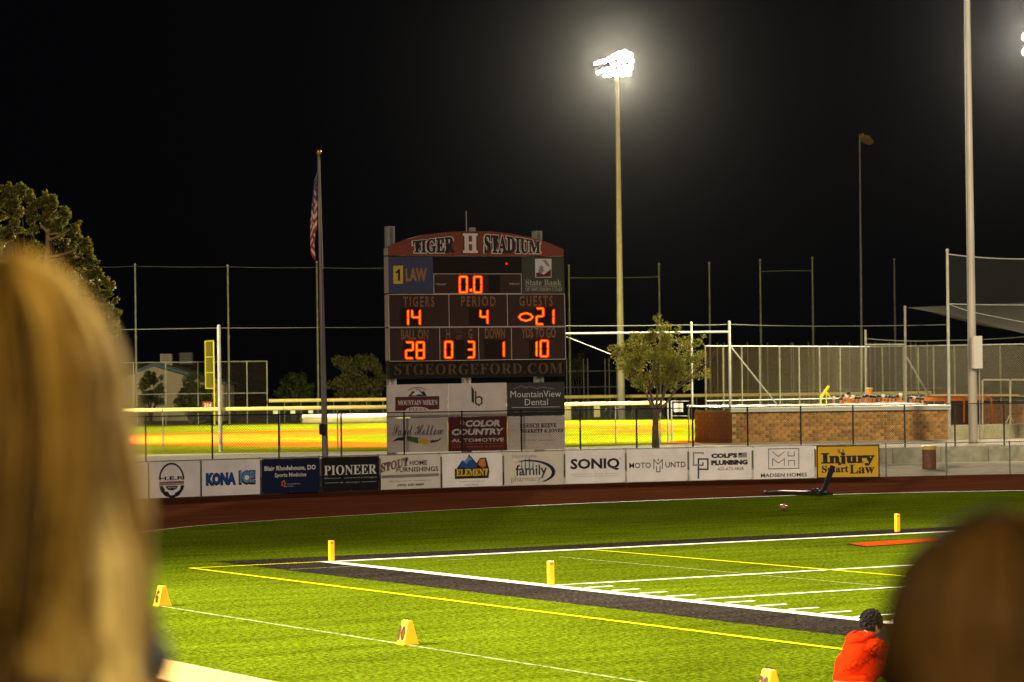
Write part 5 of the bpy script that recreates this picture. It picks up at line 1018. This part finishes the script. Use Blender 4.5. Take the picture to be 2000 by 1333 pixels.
for (xc, yc, z_) in ((rootw.location[0]+.0, rootw.location[1], seatz1), (rootk.location[0], rootk.location[1], seatz2)):
    Xa = np.array([math.cos(YAW), -math.sin(YAW), 0]); Ya = np.array([math.sin(YAW), math.cos(YAW), 0])
    MB().box(np.array([xc, yc, z_-.025])+Ya*.0, .9, .15, .02, X=Xa, Y=Ya).build('seat', alu, bl_)
    MB().box(np.array([xc, yc, z_-.46])+Ya*.5, .9, .16, .02, X=Xa, Y=Ya).build('footboard', alu, bl_)
    for q in (-.6, .6):
        MB().box(np.array([xc, yc, (z_-.05)/2])+Xa*q, .03, .03, (z_-.05)/2, X=Xa, Y=Ya).build('leg', galv, bl_); MB().box(np.array([xc, yc, (z_-.48)/2])+Xa*q+Ya*.5, .03, .03, (z_-.48)/2, X=Xa, Y=Ya).build('leg', galv, bl_)

# person in the orange hoodie, sitting on the turf with knees drawn up
def lumps(J, Ed):                                              # overlapping closed tapers and ellipsoids, fused by remeshing
    L = []
    for j in J: L.append(MB().ball(j[:3], j[3], j[4], (j[3]+j[4])/2, 16, 10))
    for a, c in Ed:
        p, q = np.array(J[a][:3]), np.array(J[c][:3]); k = 5; m = MB()
        for i in range(1, k): t = i/k; L.append(MB().ball(p*(1-t)+q*t, J[a][3]*(1-t)+J[c][3]*t, J[a][4]*(1-t)+J[c][4]*t, (J[a][3]*(1-t)+J[c][3]*t+J[a][4]*(1-t)+J[c][4]*t)/2, 14, 8))
    return L
def fuse(L, vox):
    bm = bmesh.new()
    for e_ in L: t_ = bpy.data.meshes.new('x'); t_.from_pydata(e_.v, [], e_.f); bm.from_mesh(t_); bpy.data.meshes.remove(t_)
    bmesh.ops.remove_doubles(bm, verts=bm.verts, dist=1e-6); bmesh.ops.recalc_face_normals(bm, faces=bm.faces); r_ = bpy.data.meshes.new('m'); bm.to_mesh(r_); bm.free()
    o = bpy.data.objects.new('sk', r_); S.collection.objects.link(o); md = o.modifiers.new('r', 'REMESH'); md.mode = 'VOXEL'; md.voxel_size = vox; md.use_smooth_shade = True
    sm = o.modifiers.new('s', 'SMOOTH'); sm.iterations = 5; sm.factor = .5
    r_ = bpy.data.meshes.new_from_object(o.evaluated_get(bpy.context.evaluated_depsgraph_get())); bpy.data.objects.remove(o); r_.shade_smooth(); return r_
def hoodie():
    J = [(0, 0, .13, .17, .14), (0, .03, .27, .165, .13), (0, .13, .40, .185, .14), (0, .22, .50, .16, .12), (0, .27, .565, .07, .07), (0, .30, .61, .055, .055)]
    Ed = [(0, 1), (1, 2), (2, 3), (3, 4), (4, 5)]
    for q in (-1, 1):
        n_ = len(J); J += [(q*.205, .24, .47, .085, .08), (q*.29, .40, .36, .072, .068), (q*.20, .58, .42, .055, .05), (q*.13, .10, .12, .12, .11), (q*.20, .46, .42, .085, .08), (q*.19, .52, .36, .07, .07), (q*.18, .62, .12, .05, .05), (q*.18, .72, .05, .045, .035)]
        Ed += [(3, n_), (n_, n_+1), (n_+1, n_+2), (0, n_+3), (n_+3, n_+4), (n_+4, n_+5), (n_+5, n_+6), (n_+6, n_+7)]
    ex = headparts((0, .335, .705), 1.02)
    for q in (-1, 1): ex += hand(q*.19, .58, .435, 1.0, q)
    return fuse(lumps(J, Ed)+ex, .012)
sp = gp(1655, 1352); hd_yaw = yawc-1.1
def hz_(c):
    if c[2] > .595 and c[1] > .22: return 0
    if c[1] > .635 and c[2] > .38: return 0
    if c[1] > .6 and c[2] < .12: return 3
    if (abs(c[0]) < .27 and c[1] > .30 and c[2] < .34) or (c[2] < .11) or (c[1] > .53): return 2
    return 1
orc = mat('orange_hoodie', (.33, .014, .0006), .9, noise=.10, scale=3, bump=.15, bscale=5, spec=.03)
rooth = place(hoodie(), 'body', (sp[0], sp[1], 0.015), hd_yaw, 'person with curly black hair in an orange hoodie sitting on the turf', [skinm, orc, mat('grey_trousers', (.10, .10, .08), .8), mat('white_shoe', (.6, .55, .5), .5)], hz_)
# folds and hood
me = rooth.children[0].data
for v in me.vertices:
    c = v.co
    if c[2] < .56 and c[1] < .5:
        q_ = Vector((c[0]*3+c[2]*4, c[1]*3, c[2]*11-c[0]*7)); q_ = q_*.75; d = .030*mnoise.noise(q_*.9)+.012; v.co = c+v.normal*d*min(1, max(0, (c[2]-.02)*6))
b = MB(); vs = []; nu, nv = 20, 8
for j in range(nv+1):
    t = j/nv
    for i in range(nu+1):
        a = R(200)+R(320)*0+R(140)*(i/nu)*1.0; a = R(180)+R(180)*(i/nu); wv = .125+.055*math.sin(math.pi*t); zz = .605-.02*t-.13*t*abs(math.sin(a))**1.5; vs.append((wv*1.05*math.cos(a)*(1-.25*t), .26+(wv+.03*t)*math.sin(a)*1.05-.02, zz+.012*math.sin(i*1.1)))
b.add([np.array(v) for v in vs], [(j*(nu+1)+i, j*(nu+1)+i+1, (j+1)*(nu+1)+i+1, (j+1)*(nu+1)+i) for j in range(nv) for i in range(nu)])
ho = b.build('hood', orc, None, smooth=True); ho.parent = rooth; md = ho.modifiers.new('s', 'SOLIDIFY'); md.thickness = .022
r = np.random.default_rng(11); b = MB()
for k in range(300):
    th = math.acos(r.uniform(-.35, 1)); ph = r.uniform(0, 2*math.pi)
    if math.sin(ph) > .55 and th > R(50): continue
    c = np.array([.088*math.sin(th)*math.cos(ph), .104*math.sin(th)*math.sin(ph), .118*math.cos(th)])+[0, .325, .715]; n_ = c-np.array([0, .325, .705]); n_ /= np.linalg.norm(n_); s_ = np.cross(n_, r.normal(size=3)); s_ /= np.linalg.norm(s_); t_ = np.cross(n_, s_)
    b.tube([c-n_*.01]+[c+n_*(.011*j)+(.017)*(math.cos(j*1.5+k)*s_+math.sin(j*1.5+k)*t_) for j in range(1, 5)], [.012, .013, .012, .009, .005], 5)
b.ball((0, .325, .715), .085, .102, .112, 14, 10); hb = b.build('hair', mat('curly_black_hair', (.008, .006, .005), .6, spec=.15), None); hb.parent = rooth; rooth.scale = (1.14, 1.14, 1.14)

# the team seated behind the dugout roof
def small_body():
    J = [(0, 0, .50, .13, .10), (0, 0, .75, .13, .10), (0, .01, 1.02, .15, .10), (0, .01, 1.15, .10, .08), (0, .02, 1.25, .05), (0, .03, 1.37, .095, .10), (0, .03, 1.44, .085, .09)]
    J = [j if len(j) == 5 else (*j, j[3]) for j in J]; Ed = [(0, 1), (1, 2), (2, 3), (3, 4), (4, 5), (5, 6)]
    for q in (-1, 1):
        n_ = len(J); J += [(q*.19, .01, 1.12, .06, .06), (q*.24, .04, .86, .045, .045), (q*.2, .2, .72, .035, .035), (q*.17, .28, .70, .03, .02), (q*.1, .04, .46, .09, .09), (q*.13, .42, .46, .07, .07), (q*.13, .44, .08, .045, .045), (q*.13, .54, .04, .04, .03)]
        Ed += [(3, n_), (n_, n_+1), (n_+1, n_+2), (n_+2, n_+3), (0, n_+4), (n_+4, n_+5), (n_+5, n_+6), (n_+6, n_+7)]
    return skin(J, Ed, 1, 0)
protos = []; jers = [mat('orange_jersey', (.62, .14, .015), .8), mat('gold_orange_jersey', (.62, .30, .04), .8), mat('dark_jacket', (.03, .03, .03), .8)]
for jm in jers:
    me = small_body(); zone(me, [skinm, jm, denim], lambda c: 0 if c[2] > 1.24 or (c[2] > .62 and c[1] > .22) else (1 if c[2] > .6 else 2)); protos.append(me)
capW = mat('white_cap', (.7, .66, .55), .6); capK = mat('black_cap', (.015, .015, .02), .6); hairK = mat('dark_hair', (.03, .016, .008), .6)
def capmesh(m, brim):
    b = MB(); b.ball((0, .03, 1.47), .108, .118, .085, 12, 8); 
    if brim: b.box((0, .15, 1.465), .075, .06, .008)
    me = bpy.data.meshes.new('cap'); me.from_pydata(b.v, [], b.f); me.materials.append(m); me.shade_smooth(); return me
caps = [('cap', capmesh(capW, True)), ('cap', capmesh(capK, True)), ('hair', capmesh(hairK, False))]
TM = [(1629, 776, 0, 0, 'white cap, far left of the row and apart from the rest'), (1643, 777, 0, 2, 'dark hair, next to the lone white cap'), (1648, 771, 0, 2, 'dark hair, left shoulder of the first pair'), (1655, 772, 1, 0, 'white cap, half behind the tallest one'), (1659, 766, 0, 1, 'black cap, standing highest in the row'), (1666, 773, 0, 0, 'white cap, right of the highest one'),
      (1673, 775, 2, 2, 'dark jacket, in the gap left of the bucket'), (1680, 775, 0, 2, 'dark hair, left below the orange bucket'), (1688, 773, 0, 2, 'brown hair, right under the orange bucket'), (1694, 771, 0, 1, 'black cap, touching the bucket in view'), (1701, 772, 0, 2, 'dark hair, just right of the bucket'), (1708, 773, 1, 2, 'gold shirt, second right of the bucket'),
      (1718, 772, 0, 1, 'black cap above a bright shirt, mid row'), (1725, 771, 1, 0, 'white cap beside the mid-row black cap'), (1732, 773, 0, 1, 'black cap, third from the mid-row pair'), (1739, 773, 1, 1, 'black cap and gold shirt, before the braced mast'), (1746, 774, 0, 2, 'dark hair, left of the big white helmet'), (1753, 772, 0, 2, 'brown hair, touching the big white helmet'),
      (1759.5, 769, 0, 0, 'big white helmet by the braced mast'), (1779, 775, 0, 1, 'black cap, first right of the braced mast'), (1786, 775, 1, 0, 'pale cap, second right of the braced mast'), (1793, 776, 1, 2, 'gold shirt, third from the right end'), (1803, 777, 0, 2, 'dark hair and bright orange back, right end of the row')]
deck = thing('bench_deck', tuple(base(1715, 157, T)), 'low timber deck hidden behind the dugout roof that lifts the seated team', 'deck')
zT = 156.5; pa, pb2 = base(1615, zT, T), base(1820, zT+1.2, T); du2 = (pb2-pa); MB().prism([pa-FW*[1, 1, 0]*.6, pb2-FW*[1, 1, 0]*.6, pb2+FW*[1, 1, 0]*1.6, pa+FW*[1, 1, 0]*1.6], (0, 0, .62)).build('platform', mat('timber', (.2, .13, .07), .8), deck)
for k, (x, y, j, c, lab) in enumerate(TM):
    zz = zT+.25+(k % 3)*.42; hgt = lvl(x, y, zz); foot = T+.62; sc = (hgt-foot)/1.53; bp3 = base(x, zz, foot)
    rt = thing('person', tuple(bp3), 'team member from behind: '+lab, 'person', 'team seated behind the dugout roof'); rt.scale = (1.05, 1.05, sc); rt.rotation_euler = (0, 0, yawc+random.uniform(-.9, .9))
    o = bpy.data.objects.new('body', protos[j]); S.collection.objects.link(o); o.parent = rt; n_, cm = caps[c]; o = bpy.data.objects.new(n_, cm); S.collection.objects.link(o); o.parent = rt
# bucket on the far fence rail, yellow leaning post
bk = at(1698, 764, 170); q = thing('bucket', tuple(bk), 'orange bucket with a pale lid standing above the seated team', 'bucket'); MB().tube([bk-[0, 0, .22], bk+[0, 0, .16]], [.16, .19], 14).build('body', mat('orange_bucket', (.62, .24, .02), .5), q); MB().tube([bk+[0, 0, .16], bk+[0, 0, .2]], .2, 14).build('lid', vinyl, q)
MB().tube([np.array([bk[0], bk[1], T]), bk-[0, 0, .22]], .05, 8).build('stand', galvd, q)
ys = thing('pitching_machine', tuple(base(1606, 170, T)), 'yellow leaning tube on a tripod left of the seated team', 'machine')
MB().tube([at(1603, 777, 170), at(1619, 754, 170)], .085, 10).build('barrel', yp, ys); MB().tube([at(1613, 764, 170), at(1621, 776, 170.5)], .035, 6).build('leg', yp, ys); MB().tube([at(1614, 762, 170), base(1615, 170, T)], .035, 6).build('leg', yp, ys); MB().tube([at(1604, 776, 170), base(1600, 169.5, T)], .035, 6).build('leg', yp, ys)

# ================================================================== night air
hb_ = MB(); hb_.box((400, 450, 33.5), 700, 750, 35); hz_o = hb_.build('haze', None if False else mat('tmp', (1, 1, 1)), None); hz_o['kind'] = 'stuff'
hm = bpy.data.materials.new('night_air'); hm.use_nodes = True; nt = hm.node_tree; nt.nodes.clear(); ou = nt.nodes.new('ShaderNodeOutputMaterial'); pv = nt.nodes.new('ShaderNodeVolumePrincipled')
pv.inputs['Color'].default_value = (.95, .95, .95, 1); pv.inputs['Density'].default_value = HAZE = 0.0000024; pv.inputs['Anisotropy'].default_value = .975; nt.links.new(pv.outputs[0], ou.inputs['Volume']); hz_o.data.materials.clear(); hz_o.data.materials.append(hm)
